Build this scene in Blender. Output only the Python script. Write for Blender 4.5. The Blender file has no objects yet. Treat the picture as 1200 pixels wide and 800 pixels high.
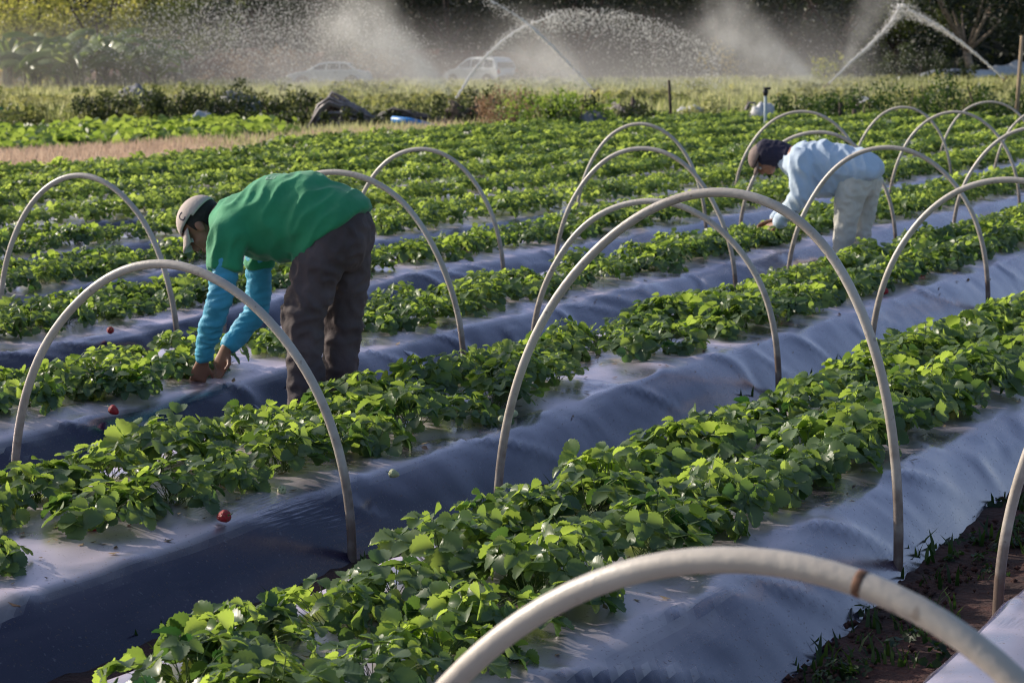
import bpy, bmesh, math, random
import numpy as np
from mathutils import Vector, Matrix, noise
from mathutils.bvhtree import BVHTree

rnd = random.Random(7)
RN = np.random.default_rng(11)
sc = bpy.context.scene
col = sc.collection
R = math.radians

# ------------------------------------------------------------------ frame of the field
PHI = 0.5078                                   # heading of the beds
DU = Vector((math.sin(PHI), math.cos(PHI), 0))  # along the beds
DV = Vector((-math.cos(PHI), math.sin(PHI), 0))  # across them, away from the photographer
EYE = Vector((0, 0, 1.65)); PITCH = .141; ROLL = -.007; FPX = 2357.0
def W(u, v, z=0.0): return DU*u + DV*v + Vector((0, 0, z))
CF = Vector((0, math.cos(PITCH), -math.sin(PITCH))); _U = Vector((0, math.sin(PITCH), math.cos(PITCH)))
CR = Vector((math.cos(ROLL), 0, 0)) + _U*math.sin(ROLL); CU = CF.cross(CR)*-1; CR.normalize(); CU = CR.cross(CF).normalized()
def ray(px, py): return CF*FPX + CR*(px-600) + CU*(400-py)
def G(px, py, z=0.0):                          # ground point seen in that direction
    d = ray(px, py); return EYE + d*((z-EYE.z)/d.z)
def at(px, py, Y):                             # point at distance Y in that direction
    d = ray(px, py); return EYE + d*(Y/d.y)
def to_px(p):
    d = Vector(p)-EYE; z = d.dot(CF)
    return (600+FPX*d.dot(CR)/z, 400-FPX*d.dot(CU)/z, z)

# ------------------------------------------------------------------ helpers
def tag(o, label=None, cat=None, group=None, kind=None):
    if label: o['label'] = label
    if cat: o['category'] = cat
    if group: o['group'] = group
    if kind: o['kind'] = kind
    return o
def empty(name, loc=(0, 0, 0), rz=0.0):
    o = bpy.data.objects.new(name, None); col.objects.link(o)
    o.location = loc; o.rotation_euler = (0, 0, rz); o.empty_display_size = .1
    return o
def link(name, me, mat=None, parent=None, smooth=True):
    o = bpy.data.objects.new(name, me); col.objects.link(o)
    if mat is not None:
        me.materials.clear()
        for m in (mat if isinstance(mat, (list, tuple)) else [mat]): me.materials.append(m)
    if smooth and len(me.polygons): me.polygons.foreach_set('use_smooth', [True]*len(me.polygons))
    if parent is not None: o.parent = parent
    return o
def np_mesh(name, V, F, tint=None, mi=None):
    """V (n,3), F (m,k) all of one size k"""
    V = np.asarray(V, np.float32); F = np.asarray(F, np.int32)
    me = bpy.data.meshes.new(name); k = F.shape[1]
    me.vertices.add(len(V)); me.vertices.foreach_set('co', V.ravel())
    me.loops.add(F.size); me.loops.foreach_set('vertex_index', F.ravel())
    me.polygons.add(len(F)); me.polygons.foreach_set('loop_start', np.arange(0, F.size, k, dtype=np.int32))
    me.polygons.foreach_set('loop_total', np.full(len(F), k, np.int32))
    if mi is not None: me.polygons.foreach_set('material_index', np.asarray(mi, np.int32))
    me.update(calc_edges=True); me.validate()
    if tint is not None:
        a = me.attributes.new('tint', 'FLOAT', 'POINT'); a.data.foreach_set('value', np.asarray(tint, np.float32))
    return me
class MB:
    """collects simple shapes into one mesh"""
    def __init__(s): s.v = []; s.f = []
    def add(s, vs, fs):
        b = len(s.v); s.v += [tuple(v) for v in vs]; s.f += [tuple(b+i for i in f) for f in fs]; return s
    def box(s, c, d, rz=0, rx=0, ry=0, taper=1.0):
        M = Matrix.Translation(Vector(c)) @ Matrix.Rotation(rz, 4, 'Z') @ Matrix.Rotation(ry, 4, 'Y') @ Matrix.Rotation(rx, 4, 'X')
        vs = []
        for z in (-.5, .5):
            k = taper if z > 0 else 1
            for x, y in ((-.5, -.5), (.5, -.5), (.5, .5), (-.5, .5)): vs.append(M @ Vector((x*d[0]*k, y*d[1]*k, z*d[2])))
        return s.add(vs, [(3, 2, 1, 0), (4, 5, 6, 7), (0, 1, 5, 4), (1, 2, 6, 5), (2, 3, 7, 6), (3, 0, 4, 7)])
    def tube(s, pts, r, n=8, cap=True):
        pts = [Vector(p) for p in pts]; rs = r if isinstance(r, (list, tuple)) else [r]*len(pts)
        vs = []; prev = None
        for i, p in enumerate(pts):
            t = (pts[min(i+1, len(pts)-1)]-pts[max(i-1, 0)]).normalized()
            if prev is None: a = t.orthogonal().normalized()
            else:
                a = prev-t*prev.dot(t)
                a = a.normalized() if a.length > 1e-6 else t.orthogonal().normalized()
            prev = a; b = t.cross(a)
            for k in range(n):
                w = 2*math.pi*k/n; vs.append(p+(a*math.cos(w)+b*math.sin(w))*rs[i])
        fs = [(i*n+k, i*n+(k+1) % n, (i+1)*n+(k+1) % n, (i+1)*n+k) for i in range(len(pts)-1) for k in range(n)]
        if cap: fs += [tuple(reversed(range(n))), tuple((len(pts)-1)*n+k for k in range(n))]
        return s.add(vs, fs)
    def ball(s, c, r, n=10, m=7, M=None):
        r = r if isinstance(r, (list, tuple)) else (r, r, r); c = Vector(c); vs = []
        M = M or Matrix.Identity(3)
        for j in range(1, m):
            th = math.pi*j/m
            for k in range(n):
                w = 2*math.pi*k/n
                vs.append(c+M @ Vector((r[0]*math.sin(th)*math.cos(w), r[1]*math.sin(th)*math.sin(w), r[2]*math.cos(th))))
        top = len(vs); vs += [c+M @ Vector((0, 0, r[2])), c-M @ Vector((0, 0, r[2]))]
        fs = [(j*n+k, (j+1)*n+k, (j+1)*n+(k+1) % n, j*n+(k+1) % n) for j in range(m-2) for k in range(n)]
        fs += [(top, k, (k+1) % n) for k in range(n)] + [(top+1, (m-2)*n+(k+1) % n, (m-2)*n+k) for k in range(n)]
        return s.add(vs, fs)
    def prism(s, poly, y0, y1, inset=None):
        """poly in x,z ; extruded in y; inset(x,z)->narrowing of the half width"""
        n = len(poly); vs = []
        for y in (y0, y1):
            for x, z in poly:
                k = inset(x, z) if inset else 1
                vs.append((x, y*k, z))
        fs = [tuple(range(n)), tuple(reversed(range(n, 2*n)))] + [(i, i+n, (i+1) % n+n, (i+1) % n) for i in range(n)]
        return s.add(vs, fs)
    def mesh(s, name):
        me = bpy.data.meshes.new(name); me.from_pydata(s.v, [], s.f); me.update()
        bm = bmesh.new(); bm.from_mesh(me); bmesh.ops.recalc_face_normals(bm, faces=bm.faces); bm.to_mesh(me); bm.free()
        return me
    def build(s, name, mat, parent=None, smooth=True): return link(name, s.mesh(name), mat, parent, smooth)
def autosmooth(o, ang=35):
    me = o.data; me.polygons.foreach_set('use_smooth', [True]*len(me.polygons))
    bm = bmesh.new(); bm.from_mesh(me)
    for e in bm.edges:
        if len(e.link_faces) == 2 and e.calc_face_angle(0) > R(ang): e.smooth = False
    bm.to_mesh(me); bm.free()
    return o
def bevelled(o, w=.02, seg=2):
    m = o.modifiers.new('bevel', 'BEVEL'); m.width = w; m.segments = seg; m.limit_method = 'ANGLE'; m.angle_limit = R(30)
    return o
def catmull(keys, n=6):
    """keys: list of tuples of floats; returns smooth list"""
    K = [np.array(k, float) for k in keys]; K = [2*K[0]-K[1]]+K+[2*K[-1]-K[-2]]
    out = []
    for i in range(1, len(K)-2):
        for j in range(n):
            t = j/n; a, b, c, d = K[i-1:i+3]
            out.append(.5*((2*b)+(c-a)*t+(2*a-5*b+4*c-d)*t*t+(3*b-a-3*c+d)*t**3))
    out.append(K[-2]); return out

# ------------------------------------------------------------------ materials
def mat(name, color=(.5, .5, .5), rough=.6, metal=0.0, spec=.5, noise_amt=0.0, noise_scale=8.0, bump=0.0, bump_scale=40.0, color2=None, coords='Object', sheen=0, transl=0.0, tcolor=None, stretch=None):
    m = bpy.data.materials.new(name); m.use_nodes = True; nt = m.node_tree; N = nt.nodes; L = nt.links
    p = N['Principled BSDF']; out = N['Material Output']
    p.inputs['Roughness'].default_value = rough; p.inputs['Metallic'].default_value = metal
    p.inputs['Specular IOR Level'].default_value = spec
    p.inputs['Base Color'].default_value = (*color, 1)
    if sheen: p.inputs['Sheen Weight'].default_value = sheen
    tc = N.new('ShaderNodeTexCoord'); src = tc.outputs[coords]
    if stretch:
        mp = N.new('ShaderNodeMapping'); mp.inputs['Scale'].default_value = stretch; L.new(src, mp.inputs['Vector']); src = mp.outputs['Vector']
    if noise_amt or color2:
        nz = N.new('ShaderNodeTexNoise'); nz.inputs['Scale'].default_value = noise_scale; nz.inputs['Detail'].default_value = 5
        L.new(src, nz.inputs['Vector'])
        rp = N.new('ShaderNodeValToRGB'); rp.color_ramp.elements[0].position = .35; rp.color_ramp.elements[1].position = .68
        c2 = color2 or tuple(min(1, c*(1+noise_amt)) for c in color)
        c1 = color if color2 else tuple(c*(1-noise_amt) for c in color)
        rp.color_ramp.elements[0].color = (*c1, 1); rp.color_ramp.elements[1].color = (*c2, 1)
        L.new(nz.outputs['Fac'], rp.inputs['Fac']); L.new(rp.outputs['Color'], p.inputs['Base Color'])
    if bump:
        nb = N.new('ShaderNodeTexNoise'); nb.inputs['Scale'].default_value = bump_scale; nb.inputs['Detail'].default_value = 4
        L.new(src, nb.inputs['Vector'])
        b = N.new('ShaderNodeBump'); b.inputs['Strength'].default_value = bump; b.inputs['Distance'].default_value = .02
        L.new(nb.outputs['Fac'], b.inputs['Height']); L.new(b.outputs['Normal'], p.inputs['Normal'])
    if transl:
        t = N.new('ShaderNodeBsdfTranslucent'); t.inputs['Color'].default_value = (*(tcolor or color), 1)
        mx = N.new('ShaderNodeMixShader'); mx.inputs['Fac'].default_value = transl
        L.new(p.outputs[0], mx.inputs[1]); L.new(t.outputs[0], mx.inputs[2]); L.new(mx.outputs[0], out.inputs['Surface'])
    return m
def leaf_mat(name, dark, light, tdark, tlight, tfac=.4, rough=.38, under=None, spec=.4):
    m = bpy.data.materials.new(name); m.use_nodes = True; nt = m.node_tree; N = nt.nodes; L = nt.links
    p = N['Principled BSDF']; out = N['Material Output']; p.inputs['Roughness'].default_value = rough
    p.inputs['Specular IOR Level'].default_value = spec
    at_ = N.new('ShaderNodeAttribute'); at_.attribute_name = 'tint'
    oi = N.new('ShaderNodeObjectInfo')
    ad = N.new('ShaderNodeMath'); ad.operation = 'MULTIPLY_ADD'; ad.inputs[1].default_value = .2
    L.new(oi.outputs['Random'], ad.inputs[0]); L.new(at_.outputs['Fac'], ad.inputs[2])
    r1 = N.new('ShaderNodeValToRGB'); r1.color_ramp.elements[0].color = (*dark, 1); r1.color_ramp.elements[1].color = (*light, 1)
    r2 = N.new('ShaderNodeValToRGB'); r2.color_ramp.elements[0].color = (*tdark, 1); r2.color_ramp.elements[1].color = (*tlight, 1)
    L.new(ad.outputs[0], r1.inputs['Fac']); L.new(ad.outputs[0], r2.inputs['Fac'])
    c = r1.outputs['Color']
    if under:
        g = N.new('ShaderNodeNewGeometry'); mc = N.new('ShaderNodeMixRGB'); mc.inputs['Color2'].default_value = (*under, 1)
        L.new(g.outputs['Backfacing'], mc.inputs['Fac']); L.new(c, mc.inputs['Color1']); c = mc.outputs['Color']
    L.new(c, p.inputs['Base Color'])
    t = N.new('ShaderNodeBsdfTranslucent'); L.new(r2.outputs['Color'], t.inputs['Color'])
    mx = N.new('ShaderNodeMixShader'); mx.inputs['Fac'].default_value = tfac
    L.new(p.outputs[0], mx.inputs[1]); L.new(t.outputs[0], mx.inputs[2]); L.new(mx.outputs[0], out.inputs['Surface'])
    return m

M = {}
M['leaf'] = leaf_mat('strawberry leaf', (.012, .044, .026), (.12, .235, .06), (.025, .10, .02), (.72, .94, .13), .48, .36, under=(.13, .19, .10), spec=.4)
M['stem'] = mat('strawberry stem', (.10, .16, .035), .5, noise_amt=.3)
M['berry'] = mat('strawberry red', (.42, .012, .018), .42, noise_amt=.3, noise_scale=30, bump=.5, bump_scale=300)
M['unripe'] = mat('unripe strawberry', (.55, .58, .32), .4, noise_amt=.2, bump=.5, bump_scale=300)
M['petal'] = mat('white petal', (.8, .8, .76), .6)
M['farleaf'] = leaf_mat('row crop leaf', (.020, .055, .026), (.15, .25, .07), (.05, .14, .03), (.70, .88, .15), .47, .42, under=(.10, .14, .07), spec=.5)
M['weed'] = leaf_mat('weed leaf', (.012, .035, .012), (.05, .09, .02), (.03, .08, .01), (.12, .2, .03), .35, .5)
M['squash'] = leaf_mat('squash leaf', (.045, .09, .03), (.13, .21, .05), (.14, .28, .03), (.48, .62, .10), .45, .45)
M['meadow'] = leaf_mat('meadow grass', (.20, .23, .08), (.48, .46, .22), (.36, .42, .12), (.78, .76, .38), .4, .6)
M['drygrass'] = leaf_mat('dry grass', (.22, .13, .075), (.40, .27, .17), (.3, .18, .1), (.5, .34, .22), .35, .7)
M['roughweed'] = leaf_mat('rough weed', (.07, .10, .03), (.34, .32, .13), (.14, .2, .04), (.60, .58, .2), .4, .6)
M['litter'] = leaf_mat('dead leaf', (.10, .05, .03), (.38, .28, .17), (.1, .05, .02), (.4, .3, .15), .2, .7)
M['pinkgrass'] = leaf_mat('pinkish dry grass', (.46, .31, .22), (.66, .50, .38), (.55, .38, .26), (.78, .6, .46), .4, .7)
M['hedge'] = leaf_mat('hedge leaf', (.02, .032, .018), (.05, .07, .03), (.03, .05, .012), (.13, .16, .04), .3, .55)
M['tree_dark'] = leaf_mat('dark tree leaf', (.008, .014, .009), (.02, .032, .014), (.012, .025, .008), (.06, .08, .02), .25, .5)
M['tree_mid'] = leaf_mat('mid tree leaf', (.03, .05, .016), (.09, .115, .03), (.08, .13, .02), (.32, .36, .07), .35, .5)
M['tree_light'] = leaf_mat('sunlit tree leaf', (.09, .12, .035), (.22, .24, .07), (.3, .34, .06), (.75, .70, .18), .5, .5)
M['banana'] = leaf_mat('banana leaf', (.05, .10, .03), (.16, .22, .08), (.16, .28, .05), (.5, .6, .16), .4, .35)
M['banana_stem'] = mat('banana stem', (.14, .13, .06), .7, noise_amt=.4)
M['yellowleaf'] = leaf_mat('yellow leaf', (.2, .15, .05), (.4, .3, .08), (.4, .3, .06), (.7, .55, .12), .4, .6)
M['bark'] = mat('bark', (.10, .065, .05), .85, noise_amt=.5, noise_scale=6, bump=.6, bump_scale=12)
M['bark_pale'] = mat('pale bark', (.34, .26, .2), .85, noise_amt=.4, noise_scale=5, bump=.6, bump_scale=10)
M['pvc'] = mat('weathered pvc pipe', (.54, .50, .46), .4, noise_amt=0, color2=(.40, .35, .31), noise_scale=3, bump=.08, bump_scale=60)
M['rust'] = mat('rust mark', (.16, .075, .045), .8, noise_amt=.5, noise_scale=60)
M['metal_dark'] = mat('dark metal', (.05, .05, .055), .5, .6)
M['brass'] = mat('brass', (.35, .25, .12), .4, .8)
M['riser'] = mat('pale blue riser pipe', (.38, .47, .52), .5)
M['wood'] = mat('weathered wood', (.36, .27, .18), .85, noise_amt=.35, noise_scale=5, bump=.4, bump_scale=30, stretch=(6, 6, 1))
M['darkwood'] = mat('dark wood', (.075, .055, .045), .9, noise_amt=.4, noise_scale=5)
M['tarp_grey'] = mat('grey tarpaulin', (.2, .2, .23), .55, noise_amt=.4, noise_scale=4, bump=.5, bump_scale=8)
M['tarp_white'] = mat('white sack', (.55, .55, .57), .6, noise_amt=.2, noise_scale=4, bump=.5, bump_scale=9)
M['drip'] = mat('black drip tape', (.075, .065, .07), .5, noise_amt=.5, noise_scale=6, bump=.3)
M['drip_grey'] = mat('grey drip tape', (.22, .19, .2), .5, noise_amt=.4, noise_scale=6, bump=.3)
M['blue'] = mat('blue pipe', (.03, .22, .62), .4)
M['green_plastic'] = mat('green plastic', (.02, .3, .13), .5)
M['droplet'] = mat('water drop', (.95, .95, .97), .15, transl=.5, tcolor=(.95, .93, .9))
M['jet'] = mat('jet water', (.9, .9, .93), .3, transl=.5, tcolor=(.95, .93, .9))
M['carpaint'] = mat('white car paint', (.62, .64, .66), .3, spec=.6)
M['glass'] = mat('car glass', (.02, .025, .03), .08, spec=.8)
M['tyre'] = mat('tyre', (.02, .02, .02), .8)
M['rim'] = mat('rim', (.35, .35, .36), .35, .8)
M['redlamp'] = mat('tail lamp', (.4, .02, .02), .25)
M['lamp'] = mat('head lamp', (.7, .7, .7), .15)
M['black'] = mat('black trim', (.03, .03, .03), .6)
M['skin'] = mat('skin', (.27, .125, .08), .5, noise_amt=.15, noise_scale=14)
M['skin2'] = mat('tanned skin', (.29, .135, .085), .5, noise_amt=.15, noise_scale=14)
M['hair'] = mat('dark hair', (.012, .009, .009), .55, bump=.6, bump_scale=220)
M['green_shirt'] = mat('green cotton', (.028, .29, .13), .85, noise_amt=.15, noise_scale=5, bump=.5, bump_scale=11, sheen=.2)
M['blue_sleeve'] = mat('turquoise jersey', (.06, .38, .58), .65, noise_amt=.15, noise_scale=6, bump=.5, bump_scale=18)
M['trousers'] = mat('dark grey trousers', (.085, .064, .070), .8, noise_amt=.3, noise_scale=5, bump=.6, bump_scale=11)
M['cap'] = mat('beige cap', (.52, .44, .40), .8, noise_amt=.08, bump=.1, bump_scale=80)
M['print'] = mat('pale print', (.35, .55, .45), .8)
M['emblem'] = mat('dark emblem', (.06, .05, .08), .7)
M['pale_shirt'] = mat('pale blue cotton', (.52, .64, .80), .85, noise_amt=.08, noise_scale=4, bump=.6, bump_scale=9, sheen=.2)
M['pale_trousers'] = mat('off white trousers', (.62, .60, .55), .85, noise_amt=.14, noise_scale=5, bump=.6, bump_scale=12)
M['hood'] = mat('navy cloth', (.02, .018, .045), .85, bump=.3, bump_scale=16)
M['browncap'] = mat('brown cap', (.20, .15, .14), .8, noise_amt=.3, bump=.2)
M['shoe'] = mat('dark boot', (.03, .027, .03), .6)
M['eye'] = mat('eye', (.6, .58, .55), .2)
M['white_sheet'] = mat('white plastic sheet', (.6, .6, .64), .4, noise_amt=.1, bump=.3)
M['brick'] = mat('red brown earth', (.16, .075, .055), .95, noise_amt=.45, noise_scale=.8, bump=.6, bump_scale=3)

def film_material():
    m = bpy.data.materials.new('mulch film'); m.use_nodes = True; nt = m.node_tree; N = nt.nodes; L = nt.links
    p = N['Principled BSDF']; p.inputs['IOR'].default_value = 1.5
    tc = N.new('ShaderNodeTexCoord')
    rot = N.new('ShaderNodeMapping'); rot.inputs['Rotation'].default_value = (0, 0, PHI); L.new(tc.outputs['Object'], rot.inputs['Vector'])  # x: across, y: along
    def nz(scale, det=4, src=rot, dist=0, typ='FBM'):
        n = N.new('ShaderNodeTexNoise'); n.noise_type = typ; n.inputs['Scale'].default_value = scale; n.inputs['Detail'].default_value = det; n.inputs['Distortion'].default_value = dist; L.new(src.outputs[0], n.inputs['Vector']); return n
    def mp(sc3):
        q = N.new('ShaderNodeMapping'); q.inputs['Scale'].default_value = sc3; L.new(rot.outputs[0], q.inputs['Vector']); return q
    def rng(src, a, b, c=0, d=1):
        r = N.new('ShaderNodeMapRange'); r.inputs['From Min'].default_value = a; r.inputs['From Max'].default_value = b; r.inputs['To Min'].default_value = c; r.inputs['To Max'].default_value = d; L.new(src, r.inputs['Value']); return r.outputs[0]
    def op(o, a, b):
        q = N.new('ShaderNodeMath'); q.operation = o; L.new(a, q.inputs[0])
        if isinstance(b, float): q.inputs[1].default_value = b
        else: L.new(b, q.inputs[1])
        return q.outputs[0]
    def mix(f, a, b):
        q = N.new('ShaderNodeMixRGB'); L.new(f, q.inputs['Fac'])
        for i, c in ((1, a), (2, b)):
            if isinstance(c, tuple): q.inputs[i].default_value = (*c, 1)
            else: L.new(c, q.inputs[i])
        return q.outputs[0]
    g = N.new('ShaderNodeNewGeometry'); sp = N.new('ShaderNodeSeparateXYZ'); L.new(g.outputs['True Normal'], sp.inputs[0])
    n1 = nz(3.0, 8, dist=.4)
    flat = rng(sp.outputs['Z'], .80, .97)                     # sunlit grey painted onto the flat top, along with a dusty coat
    sunlit_dust = op('MULTIPLY', flat, rng(n1.outputs['Fac'], .36, .60, .3, 1))
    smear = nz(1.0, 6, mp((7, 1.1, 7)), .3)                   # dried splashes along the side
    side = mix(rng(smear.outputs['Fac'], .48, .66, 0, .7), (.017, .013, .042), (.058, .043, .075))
    c = mix(sunlit_dust, side, (.31, .285, .29))
    fine = nz(95, 3); spk = rng(fine.outputs['Fac'], .64, .70)
    c = mix(op('MULTIPLY', spk, .55), c, (.13, .075, .055))   # soil specks
    fine2 = nz(60, 2); c = mix(op('MULTIPLY', rng(fine2.outputs['Fac'], .68, .72), .25), c, (.30, .28, .30))
    L.new(c, p.inputs['Base Color'])
    ro = op('ADD', op('MULTIPLY', sunlit_dust, .26), rng(n1.outputs['Fac'], .3, .7, .15, .27)); ro = op('ADD', ro, op('MULTIPLY', spk, .3)); L.new(ro, p.inputs['Roughness'])
    def bump(h, st, dist, prev=None):
        b = N.new('ShaderNodeBump'); b.inputs['Strength'].default_value = st; b.inputs['Distance'].default_value = dist; L.new(h, b.inputs['Height'])
        if prev: L.new(prev, b.inputs['Normal'])
        return b.outputs[0]
    b0 = bump(nz(2.2, 2, dist=.4).outputs['Fac'], .25, .03)
    # a few pulled creases
    cr = nz(1.0, 2, mp((2.2, 5.5, 2.2)), 1.0, 'RIDGED_MULTIFRACTAL'); gate = rng(nz(.9, 1).outputs['Fac'], .42, .60)
    b1 = bump(op('MULTIPLY', rng(cr.outputs['Fac'], .45, 1.0), gate), .75, .022, b0)
    # ladders of short sharp ripples in small patches
    wv = nz(1.0, 1, mp((85, 11, 95))); gate2 = rng(nz(2.6, 2).outputs['Fac'], .60, .78)
    b2 = bump(op('MULTIPLY', op('SUBTRACT', wv.outputs['Fac'], .5), gate2), .5, .010, b1)
    L.new(b2, p.inputs['Normal'])
    gl = N.new('ShaderNodeBsdfGlossy'); gl.inputs['Color'].default_value = (1, .86, 1, 1); L.new(ro, gl.inputs['Roughness']); L.new(b2, gl.inputs['Normal'])
    lw = N.new('ShaderNodeLayerWeight'); lw.inputs['Blend'].default_value = .5; L.new(b2, lw.inputs['Normal'])
    mx = N.new('ShaderNodeMixShader'); L.new(op('MULTIPLY', rng(lw.outputs['Facing'], .48, .92, .02, .88), rng(spk, 0, 1, 1, .4)), mx.inputs['Fac'])
    L.new(p.outputs[0], mx.inputs[1]); L.new(gl.outputs[0], mx.inputs[2]); L.new(mx.outputs[0], N['Material Output'].inputs['Surface'])
    return m
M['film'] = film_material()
def muddy(m):
    nt = m.node_tree; N = nt.nodes; L = nt.links; p = N['Principled BSDF']; src = p.inputs['Base Color'].links[0].from_socket
    tc = N.new('ShaderNodeTexCoord'); sp = N.new('ShaderNodeSeparateXYZ'); L.new(tc.outputs['Object'], sp.inputs[0])
    nz = N.new('ShaderNodeTexNoise'); nz.inputs['Scale'].default_value = 14; nz.inputs['Detail'].default_value = 5; L.new(tc.outputs['Object'], nz.inputs['Vector'])
    a = N.new('ShaderNodeMath'); a.operation = 'MULTIPLY_ADD'; a.inputs[1].default_value = -.9; L.new(nz.outputs['Fac'], a.inputs[0]); L.new(sp.outputs['Z'], a.inputs[2])
    r = N.new('ShaderNodeMapRange'); r.inputs['From Min'].default_value = -.35; r.inputs['From Max'].default_value = .05; r.inputs['To Min'].default_value = .85; r.inputs['To Max'].default_value = 0; L.new(a.outputs[0], r.inputs['Value'])
    mx = N.new('ShaderNodeMixRGB'); mx.inputs['Color2'].default_value = (.10, .06, .045, 1); L.new(r.outputs[0], mx.inputs['Fac']); L.new(src, mx.inputs['Color1'])
    n2 = N.new('ShaderNodeTexNoise'); n2.inputs['Scale'].default_value = 45; L.new(tc.outputs['Object'], n2.inputs['Vector'])
    r2 = N.new('ShaderNodeMapRange'); r2.inputs['From Min'].default_value = .66; r2.inputs['From Max'].default_value = .74; r2.inputs['To Max'].default_value = .5; L.new(n2.outputs['Fac'], r2.inputs['Value'])
    m2 = N.new('ShaderNodeMixRGB'); m2.inputs['Color2'].default_value = (.12, .08, .06, 1); L.new(r2.outputs[0], m2.inputs['Fac']); L.new(mx.outputs[0], m2.inputs['Color1']); L.new(m2.outputs[0], p.inputs['Base Color'])
muddy(M['pvc'])
def soil_material():
    m = mat('red soil', (.028, .011, .009), .95, color2=(.075, .027, .02), noise_scale=7, bump=1.0, bump_scale=35)
    return m
M['soil'] = soil_material()
def ground_material():
    m = bpy.data.materials.new('field ground'); m.use_nodes = True; nt = m.node_tree; N = nt.nodes; L = nt.links
    p = N['Principled BSDF']; p.inputs['Roughness'].default_value = .95
    tc = N.new('ShaderNodeTexCoord')
    n1 = N.new('ShaderNodeTexNoise'); n1.inputs['Scale'].default_value = .35; n1.inputs['Detail'].default_value = 8; L.new(tc.outputs['Object'], n1.inputs['Vector'])
    r = N.new('ShaderNodeValToRGB'); e = r.color_ramp.elements; e[0].position = .35; e[0].color = (.07, .075, .025, 1); e[1].position = .65; e[1].color = (.17, .14, .065, 1)
    L.new(n1.outputs['Fac'], r.inputs['Fac']); L.new(r.outputs['Color'], p.inputs['Base Color'])
    return m
M['ground'] = ground_material()

# ------------------------------------------------------------------ ground
def sheet(name, us, vs, zf, m, kind='structure'):
    U, V = np.meshgrid(us, vs, indexing='ij'); nu, nv = U.shape
    X = U*DU.x+V*DV.x; Y = U*DU.y+V*DV.y
    Z = np.array([[zf(u, v) for v in vs] for u in us])
    P = np.stack([X, Y, Z], -1).reshape(-1, 3)
    i, j = np.meshgrid(np.arange(nu-1), np.arange(nv-1), indexing='ij'); a = (i*nv+j).ravel()
    F = np.stack([a, a+nv, a+nv+1, a+1], -1)
    o = link(name, np_mesh(name, P, F), m); 
    # face up
    if o.data.polygons[0].normal.z < 0: o.data.flip_normals()
    return tag(o, kind=kind)
big = MB(); big.add([(-900, -60, -.03), (900, -60, -.03), (900, 1400, -.03), (-900, 1400, -.03)], [(0, 1, 2, 3)])
tag(big.build('ground', M['ground']), kind='structure')
sheet('furrow_soil', np.concatenate([np.arange(-1, 12, .06), np.arange(12, 48, .5)]), np.arange(-.6, 20, .07),
      lambda u, v: .012+.016*noise.noise(Vector((u*5, v*5, 0)))+.012*noise.noise(Vector((u*14, v*14, 3))) if u < 12.3 else .008*noise.noise(Vector((u*3, v*3, 0))), M['soil'])

# ------------------------------------------------------------------ the plastic-covered beds
V0, PB = .99, 1.63
HB = .215
def bed_top(k, u, s):
    """height of bed k at position u and cross offset s (-1..1 of the full half width)"""
    a = abs(s)
    base = HB if a < .64 else HB*(1-((a-.64)/.36)**1.45)
    base += .018*(1-min(1, a/.6)**2)-.012
    if a >= .995: return -.01
    n = noise.noise(Vector((u*1.1, s*1.3, k*7.3)))*.022+noise.noise(Vector((u*2.9, s*5, k*3.1)))*.008+noise.noise(Vector((u*7, s*9, k*5.1)))*.003
    cr = 1-abs(noise.noise(Vector((u*1.6+s*1.5, s*2.2, k*2.7)))); n += .012*max(0, cr-.9)/.1*(1 if a > .4 else .4)
    return base+n*min(1, (1-a)*6)
BN = {0: 'raised bed at the lower right corner beside the bare red soil furrow',
      1: 'raised bed nearest the photographer with bushy rows, its shiny side above the red soil',
      2: 'raised bed with a long dark blue shiny side, in front of the worker in green',
      3: 'raised bed the worker in the green shirt is picking from',
      4: 'raised bed just behind the arms of the worker in green, its grey side in view',
      5: 'first of the densely planted beds beyond the last hoops at left'}
for k in range(12):
    vc = V0+PB*k; hw = .68
    ss = np.array([-1, -.97, -.935, -.9, -.865, -.83, -.795, -.76, -.725, -.69, -.655, -.62, -.58, -.53, -.46, -.35, -.2, 0, .2, .35, .48, .58, .66, .73, .8, .86, .92, .97, 1])
    us = np.arange(-1.0, 14, .04) if k < 5 else np.arange(3, 14, .12)
    us = np.concatenate([us, np.arange(14, 46, .3 if k < 5 else .5)])
    if k == 11: us = us[us > 26]
    wob = lambda u: .03*noise.noise(Vector((u*.35, k*9.1, 0)))
    X = []
    for u in us:
        w = wob(u)
        e = .10*max(0, min(1, (7.0-u)/2.0)) if k == 1 else 0
        for s in ss: p = W(u, vc+s*hw+w-(e*abs(s)**2 if s < 0 else 0)-(.15*s*s*max(0, min(1, (9-u)/2.0)) if k == 0 and s > 0 else 0), bed_top(k, u, s)); X.append(p)
    nv = len(ss); i, j = np.meshgrid(np.arange(len(us)-1), np.arange(nv-1), indexing='ij'); a = (i*nv+j).ravel()
    F = np.stack([a, a+nv, a+nv+1, a+1], -1)
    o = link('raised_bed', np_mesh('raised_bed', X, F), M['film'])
    if o.data.polygons[10].normal.z < 0: o.data.flip_normals()
    lab = BN.get(k, 'densely planted raised bed in the back field, %s row behind the hooped beds' % ['', '', '', '', '', '', 'second', 'third', 'fourth', 'fifth', 'sixth', 'last', 'x'][k])
    tag(o, lab, 'raised bed', 'raised strawberry beds under plastic film')

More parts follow.
